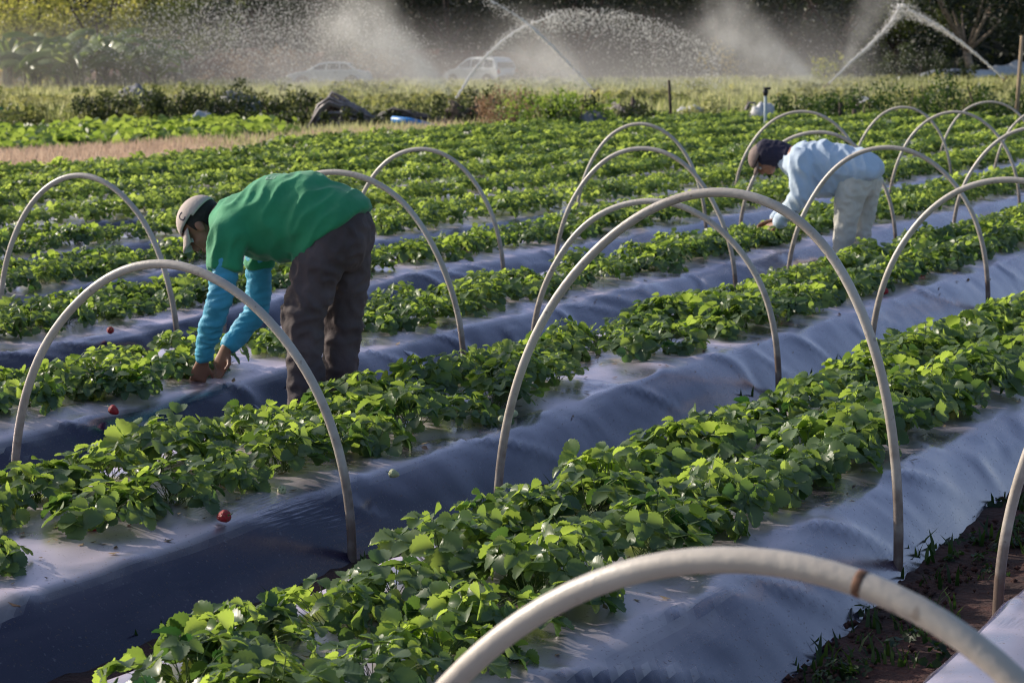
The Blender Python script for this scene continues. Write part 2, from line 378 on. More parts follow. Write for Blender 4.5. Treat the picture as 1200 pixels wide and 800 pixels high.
# ------------------------------------------------------------------ hoops
def hoop(u, v, hw, h, label, sk=0.0, du_far=0.0, r=.0155, n=60, z0=-.06, e=.9):
    base = W(u, v)
    pts = []
    for i in range(n+1):
        t = math.pi*i/n
        z = h*math.sin(t)**e if 0 < i < n else 0
        s = hw*math.cos(t)+sk*math.sin(t)**2
        jig = .022*noise.noise(Vector((u*3+i*.07, v, 0)))
        pts.append(DV*(s+jig)+DU*(du_far*math.cos(t)+.01*noise.noise(Vector((u+i*.1, 7, v))))+Vector((0, 0, z)))
    pts = [pts[0]+Vector((0, 0, z0))]+pts+[pts[-1]+Vector((0, 0, z0))]
    mb = MB(); mb.tube(pts, r, 12); o = mb.build('tunnel_hoop', M['pvc']); o.location = base
    tag(o, label, 'hoop', 'plastic tunnel hoops over the beds')
    return o, pts
def bc(k): return V0+PB*k
HO = [
 (5.99, 1, .73, 1.21, .05, 'large pipe hoop rising from the centre foreground, widest of the complete hoops', -.12),
 (5.36, 2, .73, .96, .07, 'pipe hoop at the left foreground, arching in front of the green-shirted worker', 0),
 (8.6, 4, .65, 1.01, 0, 'pipe hoop at the far left behind the head of the worker in green', 0),
 (8.68, 3, .76, 1.06, -.01, 'pipe hoop rising behind the dark trousers of the green-shirted worker', 0),
 (12.19, 4, .66, 1.0, 0, 'solitary pipe hoop just right of the worker in dark trousers', 0),
 (12.42, 3, .68, 1.02, 0, 'taller front hoop of the nested pair behind the large central hoop', 0),
 (15.81, 4, .64, 1.06, 0, 'rearmost thin hoop of the group behind the large central hoop', 0),
 (9.08, 2, .69, .93, 0, 'low hoop whose top crosses behind the left shoulder of the large central hoop', 0),
 (9.68, 1, .70, 1.04, 0, 'hoop at the right edge, its foot by the shiny bed side beside the large one', 0),
 (12.72, 2, .69, 1.04, 0, 'hoop crossing in front of the worker in the pale shirt', 0),
 (19.67, 4, .73, 1.06, 0, 'hoop behind the brown cap of the worker in the pale shirt', 0),
 (15.77, 3, .69, 1.01, 0, 'hoop directly behind the bent back of the worker in the pale shirt', 0),
 (19.62, 3, .67, 1.07, 0, 'hoop in the back right, second after the pale-shirted worker', 0),
 (16.5, 2, .70, 1.04, 0, 'hoop leg and curve leaving the right edge behind the worker in the pale shirt', 0),
 (22.97, 4, .61, 1.02, 0, 'small far hoop just right above the pale back of the second worker', 0),
 (26.59, 4, .68, 1.0, 0, 'farthest hoop, topmost at the right side of the field', 0),
 (23.51, 3, .70, 1.04, 0, 'thin hoop leaving the right edge among the far crossing hoops', 0),
 (5.63, 0, .62, 1.04, -.08, 'hoop whose brown leg stands in the bare red soil at the right edge', 0),
]
for u, k, hw, h, o_, lab, sk in HO: hoop(u, bc(k)+o_, hw, h, lab, sk)
near_hoop, npts = hoop(2.29, .962, .70, 1.022, 'closest hoop, a thick blurred pipe curving across the bottom edge with a rust mark', -.06, .05, r=.0170)
p = npts[38]; q = npts[39]
# rust ring where the photo shows a stained joint
best = min(range(2, len(npts)-2), key=lambda i: abs(to_px(near_hoop.location+npts[i])[0]-1017) if npts[i].z > .6 else 1e9)
mbr = MB(); a = npts[best]; b = (npts[best+1]-npts[best-1]).normalized(); mbr.tube([a-b*.006, a-b*.002, a+b*.002, a+b*.006], [.0171, .0177, .0177, .0171], 14)
mbr.build('rust_stain', M['rust'], near_hoop)

# ------------------------------------------------------------------ strawberry plants
def leaflet(L, Wd, rows, teeth=True, fold=.25, droop=.25):
    """grid of rows x 3 ; returns V (n,3), F quads; base at origin, tip on +x, face up +z"""
    V = []; F = []
    for i in range(rows+1):
        t = i/rows
        w = Wd*1.06*(math.sin(math.pi*min(1, (t*.91+.09)))**.55)*(1.0-.05*t) if i < rows else Wd*.10
        if i == 0: w = Wd*.10
        x = L*t
        tx = 0
        if teeth and 0 < i < rows:
            if i % 2: w *= 1.07; tx = L*.028
            else: w *= .92; tx = -L*.018
        zc = -droop*L*t*t
        up = fold*w
        vn = .022*L*(1 if i % 2 else -1)*(1 if 0 < i < rows else 0)
        V += [(x+tx+.05*L, w, zc+up-.4*fold*L*(t-.5)**2), (x+.02*L, w*.5, zc+up*.35+vn), (x-.01*L, 0, zc-.01*L), (x+.02*L, -w*.5, zc+up*.35+vn), (x+tx+.05*L, -w, zc+up-.4*fold*L*(t-.5)**2)]
    for i in range(rows):
        for j in range(4): a = i*5+j; F.append((a, a+5, a+6, a+1))
    return np.array(V), np.array(F)
def leaflet_lo(L, Wd, fold=.3, droop=.25):
    V = [(0, 0, 0), (L*.35, Wd, fold*Wd-.03*L), (L*.5, 0, -.1*L), (L*.35, -Wd, fold*Wd-.03*L), (L*.85, Wd*.6, fold*Wd*.5-.18*L), (L, 0, -droop*L), (L*.85, -Wd*.6, fold*Wd*.5-.18*L)]
    F = [(0, 2, 1, 1), (0, 3, 2, 2), (1, 2, 5, 4), (2, 3, 6, 5)]
    return np.array(V), np.array([(0, 3, 2, 2), (0, 2, 1, 1), (1, 2, 5, 4), (2, 3, 6, 5)])
def rotm(ax, an): return np.array(Matrix.Rotation(an, 3, ax))
def plant_mesh(seed, n_leaf=30, rad=.19, hgt=.2, hi=True, size=1.0, name='strawberry_plant'):
    r = random.Random(seed); Vs = []; Fs = []; Ts = []; Ms = []; off = 0
    LV = [(leaflet(1, .5*r.uniform(.9, 1.1), 12, True, r.uniform(.15, .55), r.uniform(.1, .5)) if hi else leaflet_lo(1, .46, r.uniform(.2, .5), r.uniform(.15, .4))) for _ in range(4)]
    for q in range(n_leaf):
        az = r.uniform(0, 2*math.pi); rr = rad*math.sqrt(r.uniform(.02, 1.0))*r.uniform(.8, 1.15)
        top = np.array([rr*math.cos(az), rr*math.sin(az), hgt*(1.0-.55*(rr/rad)**2)*r.uniform(.55, 1.12)])
        base = np.array([r.uniform(-.03, .03), r.uniform(-.03, .03), 0.0])
        sz = size*r.choice((r.uniform(.028, .045), r.uniform(.044, .066)))*(1.12 if rr > .5*rad else .95)
        tint = min(1, max(0, r.gauss(.12, .20)+.6*max(0, top[2]/hgt-.45)))  # higher leaves tinted lighter, painting highlights onto the plant tops
        # petiole
        if hi:
            pv = []; ns = 5
            mid = (base+top)/2+np.array([0, 0, .04])
            for i in range(ns):
                t = i/(ns-1); c = (1-t)**2*base+2*t*(1-t)*mid+t*t*top
                for k in range(3):
                    w = 2*math.pi*k/3; pv.append(c+np.array([math.cos(w), math.sin(w), 0])*.0016)
            pf = [(i*3+k, i*3+(k+1) % 3, (i+1)*3+(k+1) % 3, (i+1)*3+k) for i in range(ns-1) for k in range(3)]
            Vs.append(np.array(pv)); Fs.append(np.array(pf)+off); Ts.append(np.full(len(pv), tint)); Ms.append(np.ones(len(pf))); off += len(pv)
        tilt = r.gauss(.45, .35)*(.4+rr/rad); roll = r.gauss(0, .35)
        Mx = rotm('Z', az+r.gauss(0, .35)) @ rotm('Y', tilt) @ rotm('X', roll)
        for ang in (0, 1.45, -1.45):
            lv, lf = LV[r.randrange(4)]
            s = sz*(1.0 if ang == 0 else .92)
            v = lv*s
            v = v @ rotm('Y', r.gauss(-.15, .15)).T
            v = v + np.array([.006, 0, 0])
            v = v @ rotm('Z', ang+r.gauss(0, .12)).T
            v = v @ Mx.T + top
            tt = np.full(len(v), min(1, max(0, tint+r.gauss(0, .06))))
            Vs.append(v); Fs.append(lf+off); Ts.append(tt); Ms.append(np.zeros(len(lf))); off += len(v)
    V = np.concatenate(Vs); F = np.concatenate(Fs); T = np.concatenate(Ts); Mi = np.concatenate(Ms)
    V[:, 2] = np.maximum(V[:, 2], .008)
    return V, F, T, Mi
PROT = []
for s in range(12):
    V, F, T, Mi = plant_mesh(100+s, n_leaf=[42, 48, 36, 44][s % 4], rad=[.18, .20, .165, .19][s % 4], hgt=[.16, .14, .175, .135][s % 4])
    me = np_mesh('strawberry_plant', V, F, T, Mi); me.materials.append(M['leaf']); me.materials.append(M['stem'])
    me.polygons.foreach_set('use_smooth', [True]*len(me.polygons)); PROT.append(me)
def lo_tris(seed, n, rad, hgt, size):
    V, F, T, Mi = plant_mesh(seed, n, rad, hgt, hi=False, size=size)
    tri = []
    for f in F:
        if f[2] == f[3]: tri.append((f[0], f[1], f[2]))
        else: tri += [(f[0], f[1], f[2]), (f[0], f[2], f[3])]
    return V, np.array(tri), T
LO = [lo_tris(300+i, 36, .22, .18, 1.15) for i in range(5)]
LOF = [lo_tris(400+i, 24, .24, .19, 1.4) for i in range(5)]
spots = []
pr = random.Random(5)
for k in range(12):
    for row in ((.1, .3) if k == 0 else (-.17, .2) if k < 3 else (-.12, .2) if k < 5 else (-.2, .2)):
        u = (.9 if k < 5 else 4)+pr.uniform(0, .2)
        while u < 45:
            uu = u; u += pr.uniform(.24, .34)
            v = bc(k)+row+pr.uniform(-.05, .05)
            if pr.random() < (.04 if k < 5 else .15): continue
            px, py, z = to_px(W(uu, v, .3))
            if z < 1.5 or px < -90 or px > 1290 or py > 900: continue
            if k == 11 and uu < 26.3: continue
            # gaps the photo shows
            if k == 2 and row < 0 and (60 < px < 92 or 655 < px < 735 and True): continue
            if k == 2 and row < 0 and px < 60 and not px < 45: continue
            if k == 0: continue
            if k == 1 and row > 0 and px < 175: continue
            spots.append((z, k, row, uu, v, px, py))
for uu, vv in ((6.62, 5.62), (7.25, 5.70), (14.2, 5.66)):
    px, py, z = to_px(W(uu, vv, .3)); spots.append((z, 3, -.12, uu, vv, px, py))
spots.sort()
NIND = 298
ROWN = {(-1): 'front', 1: 'back'}
BEDL = {0: 'the corner bed', 1: 'the nearest full bed', 2: 'the bed with the long dark side',
        3: 'the bed being picked', 4: 'the bed behind the picked one', 5: 'the dense back field', 6: 'the dense back field', 7: 'the dense back field'}
indiv = spots[:NIND]; PL = []
for i, (z, k, row, u, v, px, py) in enumerate(indiv):
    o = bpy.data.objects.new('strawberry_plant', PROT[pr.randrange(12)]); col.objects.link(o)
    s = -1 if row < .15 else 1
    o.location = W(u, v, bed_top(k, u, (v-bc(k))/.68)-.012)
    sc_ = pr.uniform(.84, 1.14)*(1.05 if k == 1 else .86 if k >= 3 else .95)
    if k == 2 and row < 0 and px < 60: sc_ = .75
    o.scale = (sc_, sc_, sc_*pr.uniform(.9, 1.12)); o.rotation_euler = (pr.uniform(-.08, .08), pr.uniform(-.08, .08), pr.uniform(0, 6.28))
    where = ('left part' if px < 400 else 'middle part' if px < 800 else 'right part')
    tag(o, 'strawberry plant in the %s row, %s, of %s' % (ROWN[s], where, BEDL[k]), 'strawberry plant', 'strawberry plants on bed %s row, %s' % ({0: 'corner', 1: 'nearest', 2: 'second', 3: 'picked', 4: 'fourth', 5: 'dense', 6: 'dense', 7: 'dense'}[k]+' '+ROWN[s], where))
    PL.append((o, px, py, k))
# the rest of the field: one mass
def merged(name, items, m, label, cat, kind='stuff', group=None):
    Vs = []; Fs = []; Ts = []; off = 0
    for (V, F, T), loc, rz, s, dt in items:
        c, sn = math.cos(rz), math.sin(rz)
        P = V*s; X = P[:, 0]*c-P[:, 1]*sn+loc[0]; Y = P[:, 0]*sn+P[:, 1]*c+loc[1]
        Vs.append(np.stack([X, Y, P[:, 2]+loc[2]], -1)); Fs.append(F+off); Ts.append(np.clip(T+dt, 0, 1)); off += len(V)
    me = np_mesh(name, np.concatenate(Vs), np.concatenate(Fs), np.concatenate(Ts))
    o = link(name, me, m, smooth=False); tag(o, label, cat, group, kind); return o
items = []
for (z, k, row, u, v, px, py) in spots[NIND:]:
    src = LO if z < 24 else LOF
    items.append((src[pr.randrange(5)], W(u, v, HB-.02), pr.uniform(0, 6.28), pr.uniform(.85, 1.15), pr.gauss(.1, .12)))
merged('strawberry_rows', items, M['farleaf'], 'dense green rows of strawberry plants filling the back of the field', 'strawberry rows')

k_of = {o.name: k for o, px_, py_, k in PL}
# berries: parts of the plant they hang from
def berry(px, py, m, z=.218, s=1.0, name='strawberry'):
    P = G(px, py, z); o, *_ = min((q for q in PL), key=lambda q: (q[0].location-P).length)
    mb = MB(); n = 12; prof = [(0, -.008), (.004, -.006), (.009, 0), (.0135, .010), (.0165, .020), (.0155, .028), (.009, .033), (0, .034)]
    vs = []; fs = []
    for r_, z_ in prof:
        for k in range(n): w = 2*math.pi*k/n; vs.append((r_*math.cos(w), r_*math.sin(w), z_))
    fs = [(i*n+k, i*n+(k+1) % n, (i+1)*n+(k+1) % n, (i+1)*n+k) for i in range(len(prof)-1) for k in range(n)]
    mb.add(vs, fs)
    b = mb.build(name, m); b.parent = o
    ax = rnd.uniform(0, 6.28)
    Mw = Matrix.Translation(P) @ Matrix.Rotation(ax, 4, 'Z') @ Matrix.Rotation(1.25, 4, 'X') @ Matrix.Scale(s, 4)
    bpy.context.view_layer.update()
    b.matrix_local = o.matrix_basis.inverted() @ Mw
    cb = MB()
    for k in range(6):
        w = 2*math.pi*k/6; c, sn = math.cos(w), math.sin(w)
        cb.add([(-.003*sn, .003*c, .034), (.003*sn, -.003*c, .034), (.016*c, .016*sn, .031)], [(0, 1, 2)])
    cb.tube([(0, 0, .033), (0, .002, .05)], .0012, 5)
    cb.build('calyx', M['stem'], b)
    kind = 'ripe red' if name == 'strawberry' else 'pale unripe'
    where = ('left' if px < 400 else 'middle' if px < 800 else 'right')
    o['label'] = 'plant showing a %s berry, %s part of %s' % (kind, where, BEDL[k_of[o.name]]); o['group'] = 'plants with %s berries, %s, bed %d' % (kind, where, k_of[o.name])
for a in ((99, 622, 1.3), (257, 606, 1.25), (137, 483, 1.2), (128, 388, 1.2), (104, 373, 1.0), (1034, 343, 1.3), (1078, 323, 1.3), (226, 424, 1.1), (230, 433, 1.0), (100, 259, 1.2)): berry(a[0], a[1], M['berry'], s=a[2])
for a in ((328, 575), (585, 492), (600, 487), (466, 556)): berry(a[0], a[1], M['unripe'], s=.95, name='unripe_strawberry')

# weeds in the furrows
def tuft(n, h, w, seed, spread=.06, lean=.5, bl=2):
    r = random.Random(seed); V = []; F = []; T = []
    for i in range(n):
        a = r.uniform(0, 6.28); x, y = r.gauss(0, spread), r.gauss(0, spread); hh = h*r.uniform(.5, 1.15); ln = lean*r.uniform(.1, 1)*hh
        dx, dy = math.cos(a)*ln, math.sin(a)*ln; wx, wy = -math.sin(a)*w/2, math.cos(a)*w/2
        b = len(V); t = min(1, max(0, r.gauss(.45, .28)))
        V += [(x-wx, y-wy, 0), (x+wx, y+wy, 0), (x+dx*.4-wx*.8, y+dy*.4-wy*.8, hh*.62), (x+dx*.4+wx*.8, y+dy*.4+wy*.8, hh*.62), (x+dx, y+dy, hh)]
        F += [(b, b+1, b+3), (b, b+3, b+2), (b+2, b+3, b+4)]; T += [t]*5
    return np.array(V), np.array(F), np.array(T)
WT = [tuft(14, .07, .012, i, .04, .9) for i in range(5)]+[(v*.55, f, t) for v, f, t in [lo_tris(500+i, 9, .12, .1, .7) for i in range(4)]]
items = []
wr = random.Random(9)
for i in range(420):
    k = wr.choice([0, 0, 0, 1, 1, 2, 3]); u = wr.uniform(3.2, 11); v = bc(k)+PB/2+wr.gauss(-.02 if k else -.03, .085)
    items.append((WT[wr.randrange(9)], W(u, v, .0), wr.uniform(0, 6.28), wr.uniform(.5, 1.3), wr.gauss(-.1, .15)))
merged('furrow_weeds', items, M['weed'], 'small green weeds growing in the soil of the furrows', 'weeds')
# straw litter and clods on the bare soil
def clods():
    V = []; F = []
    for i in range(1500):
        u = wr.uniform(3, 11); v = bc(0)+PB/2+wr.gauss(0, .09); s = wr.uniform(.003, .014); P = W(u, v, .02)
        b = len(V)
        for d in ((1, 0, 0), (-1, 0, 0), (0, 1, 0), (0, -1, 0), (0, 0, .8), (0, 0, -.8)):
            V.append(P+Vector(d)*s*wr.uniform(.6, 1.3))
        F += [(b, b+2, b+4), (b+2, b+1, b+4), (b+1, b+3, b+4), (b+3, b, b+4), (b+2, b, b+5), (b+1, b+2, b+5), (b+3, b+1, b+5), (b, b+3, b+5)]
    o = link('soil_clods', np_mesh('soil_clods', V, F), M['soil'], smooth=False); tag(o, 'crumbly clods of red soil along the bare furrow', 'soil clods', kind='stuff')
clods()

def litter():
    V = []; F = []; T = []
    for i in range(2600):
        k = wr.choice([1, 1, 1, 2, 2, 2, 3, 4]); u = wr.uniform(2.5, 14); s = wr.gauss(0, .36)
        if abs(s) > .8: continue
        P = W(u, bc(k)+s*.68, bed_top(k, u, s)+.004); a = wr.uniform(0, 6.28); L_ = wr.uniform(.006, .022); w_ = L_*wr.uniform(.15, .6)
        d = Vector((math.cos(a), math.sin(a), wr.uniform(-.1, .4)))*L_; e = Vector((-math.sin(a), math.cos(a), 0))*w_
        b = len(V); V += [P-d+Vector((0, 0, .002)), P+e, P+d+Vector((0, 0, .004)), P-e]; F.append((b, b+1, b+2, b+3)); T += [wr.random()]*4
    o = link('leaf_litter', np_mesh('leaf_litter', V, F, T), M['litter'], smooth=False); tag(o, 'dry brown bits of leaf and straw lying on the plastic film', 'leaf litter', kind='stuff')
litter()
# ------------------------------------------------------------------ dry strip, squash patch, meadow
def scatter(name, region, n, protos, m, label, cat, smin, smax, tmean=0, seed=3, z=-.03, tint_noise=.35, keep=None):
    r = random.Random(seed); items = []; tries = 0
    while len(items) < n and tries < n*8:
        tries += 1
        P = region(r)
        px, py, d = to_px(P)
        if d < 2 or px < -120 or px > 1320: continue
        if keep and not keep(P, px, py, r): continue
        dt = tmean+tint_noise*noise.noise(Vector((P.x*.12, P.y*.12, 5)))+r.gauss(0, .06)
        items.append((protos[r.randrange(len(protos))], (P.x, P.y, z), r.uniform(0, 6.28), r.uniform(smin, smax), dt))
    return merged(name, items, m, label, cat)
TG = [tuft(16, .3, .022, 40+i, .12, .6) for i in range(6)]
scatter('dry_grass', lambda r: W(r.uniform(15, 38), r.uniform(18.2, 22.9)), 4600, TG, M['pinkgrass'], 'strip of dry pinkish brown grass beside the strawberry field', 'dry grass', .6, 1.1,
        keep=lambda P, px, py, r: (P.dot(DU) < 26 or P.dot(DV) > 19.8) and (px < 250 or r.random() < .15))
scatter('verge_grass', lambda r: W(r.uniform(22, 60), r.uniform(19.85, 25)), 2100, TG, M['meadow'], 'pale green grass verge between the strawberry field and the weedy mounds', 'grass', .6, 1.2, seed=8,
        keep=lambda P, px, py, r: px > 200)
BIG = []
for i in range(4):
    V, F, T = lo_tris(700+i, 9, .42, .33, 3.6); BIG.append((V, F, T))
scatter('squash_patch', lambda r: W(r.uniform(20, 50), r.uniform(22.9, 30)), 1150, BIG, M['squash'], 'patch of big bright green squash leaves at the left behind the dry strip', 'squash patch', .7, 1.15, .1, seed=5,
        keep=lambda P, px, py, r: px < 330)
TM = [tuft(14, .55, .045, 60+i, .25, .4) for i in range(6)]
scatter('meadow_grass', lambda r: Vector((r.uniform(-34, 36), r.uniform(50, 118), 0)), 10500, TM, M['meadow'], 'tall yellowish green meadow grass behind the strawberry field', 'meadow grass', .4, 1.1, 0, seed=6, tint_noise=.6)
scatter('meadow_weeds', lambda r: Vector((r.uniform(-34, 36), r.choice((r.uniform(46, 64), r.uniform(50, 110))), 0)), 1500, [lo_tris(900+i, 26, .5, .5, 2.2) for i in range(4)], M['roughweed'], 'patchy green and brown weeds standing among the meadow grass', 'weeds', .5, 1.25, 0, seed=26, tint_noise=.7,
        keep=lambda P, px, py, r: noise.noise(Vector((P.x*.25, P.y*.12, 9))) > -.05)
scatter('meadow_grass_right', lambda r: Vector((r.uniform(0, 20), r.uniform(44, 62), 0)), 1500, TM, M['meadow'], 'uneven tall grass between the far strawberry rows and the meadow', 'meadow grass', .5, 1.0, -.05, seed=16)

# ------------------------------------------------------------------ bushes
def leaf_cloud(seed, clumps, leaf, per, flat=1.0):
    """clumps: list of (x,y,z,r). returns leaf quads as tris"""
    r = np.random.default_rng(seed); V = []; T = []
    for (x, y, z, rad) in clumps:
        n = int(per)
        d = r.normal(size=(n, 3)); d /= np.linalg.norm(d, axis=1)[:, None]
        rr = rad*(r.uniform(.35, 1.08, size=(n, 1)))
        c = np.array([x, y, z])+d*rr*np.array([1, 1, flat])
        a = r.normal(size=(n, 3)); a /= np.linalg.norm(a, axis=1)[:, None]
        b = np.cross(a, d+r.normal(size=(n, 3))*.6); b /= np.linalg.norm(b, axis=1)[:, None]+1e-9
        s = leaf*r.uniform(.6, 1.3, size=(n, 1))
        quad = np.stack([c-a*s*.9, c+b*s*.4, c+a*s*.9, c-b*s*.4], 1)
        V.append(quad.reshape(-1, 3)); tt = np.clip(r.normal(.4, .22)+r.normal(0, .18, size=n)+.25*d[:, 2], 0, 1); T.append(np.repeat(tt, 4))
    V = np.concatenate(V); T = np.concatenate(T); n = len(V)//4; b = np.arange(n)*4
    return V, np.stack([b, b+1, b+2, b+3], -1), T
def bush(px, py, w, h, m, label, seed, leaf=.06, cat='bush', n=16, per=70, group=None, stems=4, Y=None):
    """base seen at px,py; w,h in metres"""
    B = G(px, py) if Y is None else Vector((at(px, 100, Y).x, Y, 0)); B.z = -.03
    if Y is None: w *= 1.35; h *= 1.5; n += 8
    root = empty('bush', B); r = random.Random(seed); cl = []
    for i in range(n):
        x = r.uniform(-.5, .5)*w; y = r.uniform(-.35, .35)*w; z = h*r.uniform(.2, .82)*(1-.6*abs(x/w)); q = h*r.uniform(.16, .3)
        cl.append((x, y, z, q))
    V, F, T = leaf_cloud(seed, cl, leaf, per)
    V[:, 2] = np.maximum(V[:, 2], .01)
    link('foliage', np_mesh('foliage', V, F, T), m, root, smooth=False)
    for i in range(stems):
        x = r.uniform(-.3, .3)*w; MB().tube([(x*.6, 0, 0), (x*.8, r.uniform(-.1, .1)*w, h*.4), (x, r.uniform(-.1, .1)*w, h*.8)], [.02, .014, .006], 5).build('stem', M['bark'], root)
    return tag(root, label, cat, group)
bush(150, 151, 1.7, .75, M['hedge'], 'dark low bush under the grey tarpaulin bundle at the left', 1, group='bushes along the weedy mound')
bush(122, 147, 1.3, .8, M['meadow'], 'pale feathery bush at the left end of the weedy mound', 2, group='bushes along the weedy mound')
bush(212, 150, 1.8, .75, M['hedge'], 'dark rounded bush between the grey tarpaulin bundle and the small white sack', 3, group='bushes along the weedy mound')
bush(290, 150, 2.2, .85, M['hedge'], 'dark wide bush right of the small white sack', 4, group='bushes along the weedy mound')
bush(340, 150, 1.9, .7, M['hedge'], 'dark bush touching the left end of the first drip tape heap', 5, group='bushes along the weedy mound')
bush(398, 153, 2.0, .42, M['hedge'], 'low green growth in front of the first drip tape heap', 6, group='bushes along the weedy mound')
bush(462, 153, 1.4, .35, M['hedge'], 'low dark growth left of the blue pipe end', 7, group='bushes along the weedy mound')
bush(566, 152, 1.7, .75, M['hedge'], 'bushy dark weeds just right of the first sprinkler riser', 8, group='bushes along the weedy mound')
bush(603, 158, 1.0, .85, M['drygrass'], 'dried brown seed-head shrub left of the bright green bush', 9, leaf=.04, group='bushes along the weedy mound')
bush(655, 160, 1.5, .8, M['squash'], 'bright green leafy bush in front of the water spray at the centre', 10, group='bushes along the weedy mound')
bush(700, 160, 1.6, .62, M['hedge'], 'dark green bush below the grey plank pile', 11, group='bushes along the weedy mound')
bush(846, 150, 1.5, .62, M['meadow'], 'pale weedy bush between the stick and the metal riser', 12, group='bushes along the weedy mound')
bush(945, 150, 1.7, .68, M['weed'], 'deep green bush left of the white sack at the right side', 13, group='bushes along the weedy mound')
bush(1030, 152, 2.3, .75, M['weed'], 'deep green bush right of the white sack, behind the small far hoop', 14, group='bushes along the weedy mound')
bush(1100, 150, 2.4, .85, M['weed'], 'deep green bush behind the crossing far hoops at the right', 15, group='bushes along the weedy mound')
bush(1172, 150, 2.4, .8, M['weed'], 'deep green bush at the foot of the tall wooden pole', 16, group='bushes along the weedy mound')
bush(840, 106, 1.9, 2.7, M['yellowleaf'], 'yellow leaved shrub seen through the spray at centre right', 17, leaf=.12, n=8, per=30, Y=112)
bush(975, 103, 2.2, 2.0, M['tree_light'], 'light green young shrub beside the spray nozzle at the right', 18, leaf=.1, n=9, per=40, Y=96)

# heaps of drip tape, tarps, sacks
def heap(px0, py0, px1, py1, h, m, label, name, cat, seed, n=26, rad=.035, Yd=None):
    A = G(px0, py0); B = G(px1, py1); r = random.Random(seed); root = (A+B)/2; mb = MB()
    ax = (B-A); L = ax.length; ax.normalize(); sd = Vector((-ax.y, ax.x, 0))
    for i in range(n):
        o = sd*r.gauss(0, .16); z1 = r.uniform(.1, 1)
        pts = []
        for j in range(9):
            t = j/8; env = max(0, (t/.22)**.7 if t < .22 else 1-((t-.22)/.78)**1.25)*r.uniform(.75, 1.0)
            pts.append(ax*(L*(t-.5)*r.uniform(.96, 1.04))+o*(1-.5*t)+Vector((0, 0, max(.03, h*env*z1+r.uniform(-.015, .015)))))
        mb.tube(pts, rad*r.uniform(.5, 1.1), 5)
    o = mb.build(name, m); o.location = root
    return tag(o, label, cat)
heap(366, 153, 462, 153, .95, M['drip_grey'], 'tall heap of bundled grey drip tape bent over the weeds, left of the blue pipe', 'drip_tape_heap', 'tape heap', 1, 34, .04)
heap(436, 153, 548, 154, .68, M['drip'], 'long low heap of dark drip tape running above the blue pipe', 'drip_tape_heap', 'tape heap', 2, 30, .035)
heap(704, 148, 786, 150, .62, M['drip_grey'], 'pile of grey weathered planks and tape below the spray at the centre', 'plank_pile', 'plank pile', 3, 24, .045)
heap(868, 150, 912, 150, .72, M['drip_grey'], 'arched bundle of tape beside the metal riser right of centre', 'drip_tape_bundle', 'tape bundle', 4, 12, .03)
def pipe(pts, r, m, name, label, cat):
    B = pts[0].copy(); mb = MB(); mb.tube([p-B for p in pts], r, 10); o = mb.build(name, m); o.location = B; return tag(o, label, cat)
pipe([at(460, 140, 44.5), at(480, 142, 44.3), at(508, 149, 44.2)], .075, M['blue'], 'blue_pipe', 'short bright blue pipe end lying on the dark drip tape heap', 'pipe')
pipe([G(560, 160, .05), G(590, 159, .05), G(640, 161, .05)], .04, M['blue'], 'blue_hose', 'thin blue hose lying along the edge of the strawberry rows', 'hose')
def lump(px, py, w, h, d, m, name, label, cat, seed, folds=.12, z=-.03):
    B = G(px, py); B.z = z; r = random.Random(seed)
    if py > 130 and w < 1: q = 1.1 if m.name == 'white sack' else 1.5; w *= q; h *= q; d *= q; B -= Vector((0, 1.2, 0))
    mb = MB(); mb.ball((0, 0, h*.42), (w/2, d/2, h*.58), 26, 16); me = mb.mesh(name)
    for v in me.vertices:
        n = noise.noise(v.co*3.2/max(w, .3)+Vector((seed, 0, 0))); n2 = noise.noise(v.co*9/max(w, .3)+Vector((seed, 4, 0)))
        v.co *= 1+folds*2*n+folds*n2
        if v.co.z < 0: v.co.z *= .1
    o = link(name, me, m); o.location = B; return tag(o, label, cat)
lump(168, 143, .85, .62, .5, M['tarp_grey'], 'tarpaulin_bundle', 'rolled grey tarpaulin bundle on the weedy mound at the left', 'tarpaulin', 3)
lump(247, 150, .60, .40, .45, M['tarp_white'], 'sack', 'small off white sack lying low between the dark bushes at left', 'sack', 4)
lump(286, 145, .8, .55, .5, M['tarp_grey'], 'tarpaulin_bundle', 'flat grey tarpaulin over dark weeds, right of the small off white sack', 'tarpaulin', 6)
lump(805, 148, .68, .50, .5, M['tarp_white'], 'sack', 'round white sack right of the thin dark stick', 'sack', 7)
lump(885, 150, .62, .55, .5, M['tarp_white'], 'sack', 'white sack under the arched bundle of tape', 'sack', 8)
lump(1005, 142, .62, .55, .5, M['tarp_white'], 'sack', 'white sack in the green weeds behind the second worker', 'sack', 9)
lump(692, 158, .45, .36, .4, M['tarp_grey'], 'stone', 'grey boulder under the dark bush below the plank pile', 'boulder', 11)
lump(545, 150, .7, .35, .5, M['darkwood'], 'rubbish_heap', 'brown rubbish heap at the foot of the first sprinkler riser', 'rubbish heap', 12, .3)
lump(741, 149, .25, .42, .25, M['darkwood'], 'stump', 'dark reddish stump under the grey plank pile', 'stump', 14, .15)
# green crate at the left edge
cr = empty('crate', G(7, 147), .2)
mb = MB()
for z in (.06, .18, .30, .42):
    for y in (-.2, .2): mb.box((0, y, z), (.62, .02, .07))
    for x in (-.3, .3): mb.box((x, 0, z), (.02, .378, .07))
mb.build('slat_panel', M['green_plastic'], cr, smooth=False)
for x in (-.3, .3):
    for y in (-.2, .2): MB().box((x*1.02, y*1.02, .24), (.035, .035, .48)).build('corner_post', M['green_plastic'], cr, smooth=False)
MB().box((0, 0, .02), (.57, .36, .02)).build('base', M['green_plastic'], cr, smooth=False)
tag(cr, 'green plastic crate standing in the grass at the left edge', 'crate')

